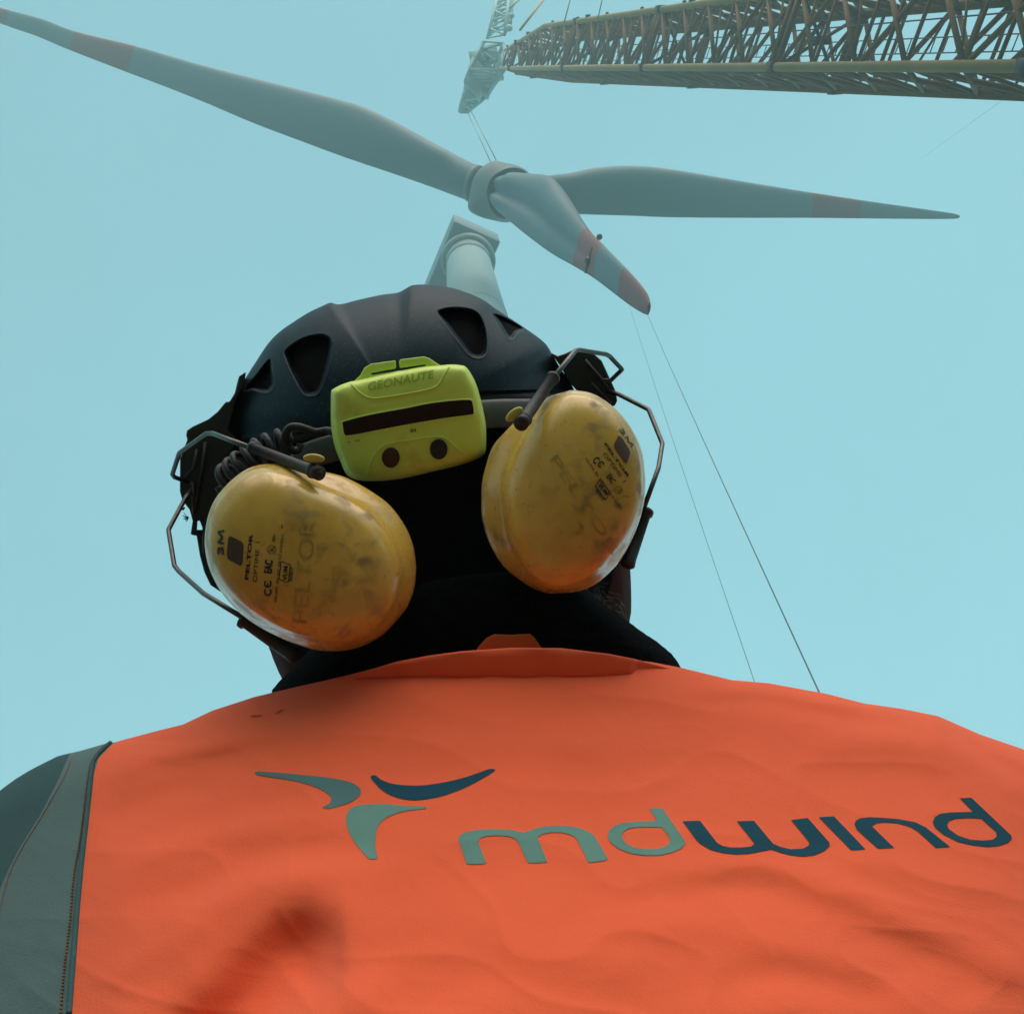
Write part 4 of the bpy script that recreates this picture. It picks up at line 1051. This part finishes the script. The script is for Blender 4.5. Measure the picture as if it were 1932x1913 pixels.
for (cx, cy), mt in (((753, 1155), 'redbtn'), ((1225, 1072), 'blkbtn')):
    po = z8([(cx+87*math.cos(t), cy+97*math.sin(t)) for t in np.linspace(0, 2*math.pi, 32, endpoint=False)])
    o = decal('button', [[po]], tl, MT[mt], light, 6, .0009)
    sol = o.modifiers.new('thick', 'SOLIDIFY'); sol.thickness = .0012; sol.offset = 0
zf = LZ+.013
slab('clip', z8([(390,400),(450,345),(490,270),(555,232),(790,200),(800,208),(803,270),(790,280),(560,322),(555,345),(805,305),(830,300),(1100,262),(1096,238),(850,272),(840,262),(832,204),(850,188),(1080,160),(1130,175),(1190,215),(1250,252),(1240,330),(900,360),(500,440)]), zf, .005, MT['lime'], light, .0006)
decal('embossed_lettering', text_polys('GEONAUTE', z8([(535, 500)])[0], z8([(1190, 372)])[0], 15.5, .25, .012), tl, MT['limetext'], light, 6, .0004)
for t_, a_, b_, h_, bo_ in (('SN', (948, 912), (1003, 902), 7, .02), ('1/4', (402, 1003), (445, 998), 5, 0), ('*', (333, 1022), (356, 1018), 5, .03)):
    decal('printed_mark', text_polys(t_, z8([a_])[0], z8([b_])[0], h_, 0, bo_), tl, MT['ink'], light, 6, .0005)
# cable: a lead out of the casing, a big loop, then a coil towards the left bracket
cz = .700
m = MB()
lead = [(640, 818, cz-.005), (618, 812, cz), (597, 815, cz), (580, 810, cz-.002), (563, 805, cz-.004), (548, 806, cz-.005), (539, 818, cz-.004), (541, 836, cz), (552, 849, cz+.002), (563, 848, cz+.004), (566, 838, cz+.005)]
m.tube([P(*p) for p in catmull(lead, 8)], .0026, 12)
axis_pts = catmull([(552, 838, cz+.008), (515, 848, cz+.006), (480, 866, cz+.004), (450, 890, cz+.01), (428, 910, cz+.02)], 20)
pts = []; turns = 8; nn = 220
for i in range(nn+1):
    t = i/nn; k = t*(len(axis_pts)-1); a = axis_pts[int(k)]; b = axis_pts[min(int(k)+1, len(axis_pts)-1)]; p = P(*(a+(b-a)*(k-int(k))))
    d = (P(*axis_pts[min(int(k)+1, len(axis_pts)-1)])-P(*axis_pts[max(int(k)-1, 0)])).normalized()
    u = (M @ Vector((0, 0, 1))); u = (u-d*u.dot(d)).normalized(); w = d.cross(u); an = 2*math.pi*turns*t
    pts.append(p+(u*math.cos(an)*.0085+w*math.sin(an)*.0105))
m.tube(pts, .0022, 10)
m.build('coiled_cable', MT['rubber'], light)

# ------------------------------------------------------------------ fog
HZT = 104.0
me = bpy.data.meshes.new('haze'); b = bmesh.new(); bmesh.ops.create_cube(b, size=1.0)
for v in b.verts: v.co = Vector((v.co.x*3300, v.co.y*3300, (-2.5 if v.co.z < 0 else HZT)))
b.to_mesh(me); b.free()
hz_m = bpy.data.materials.new('fog'); hz_m.use_nodes = True; nn_ = hz_m.node_tree; nn_.nodes.clear()
ho_ = nn_.nodes.new('ShaderNodeOutputMaterial'); pv = nn_.nodes.new('ShaderNodeVolumePrincipled')
pv.inputs['Color'].default_value = (.66, .96, 1.0, 1); pv.inputs['Density'].default_value = .0043; pv.inputs['Anisotropy'].default_value = 0.0
nn_.links.new(pv.outputs[0], ho_.inputs['Volume'])
hz_o = link('haze', me, hz_m, None, False); tag(hz_o, kind='stuff')
print('top depth', zt, 'ttop', ttop, 'W', W, 'rtop', r_top, 'crane head z', P(875, 205, ZH+4), 'boom end', corner('C', T_END), 'hub', hubc, 'dirs', D)
for o in list(C.objects):
    if o.type == 'MESH' and o.name.split('.')[0] not in ('haze', 'ground'):
        zmax = max((o.matrix_world @ Vector(c)).z for c in o.bound_box)
        if zmax > HZT: print('above haze', o.name, zmax)
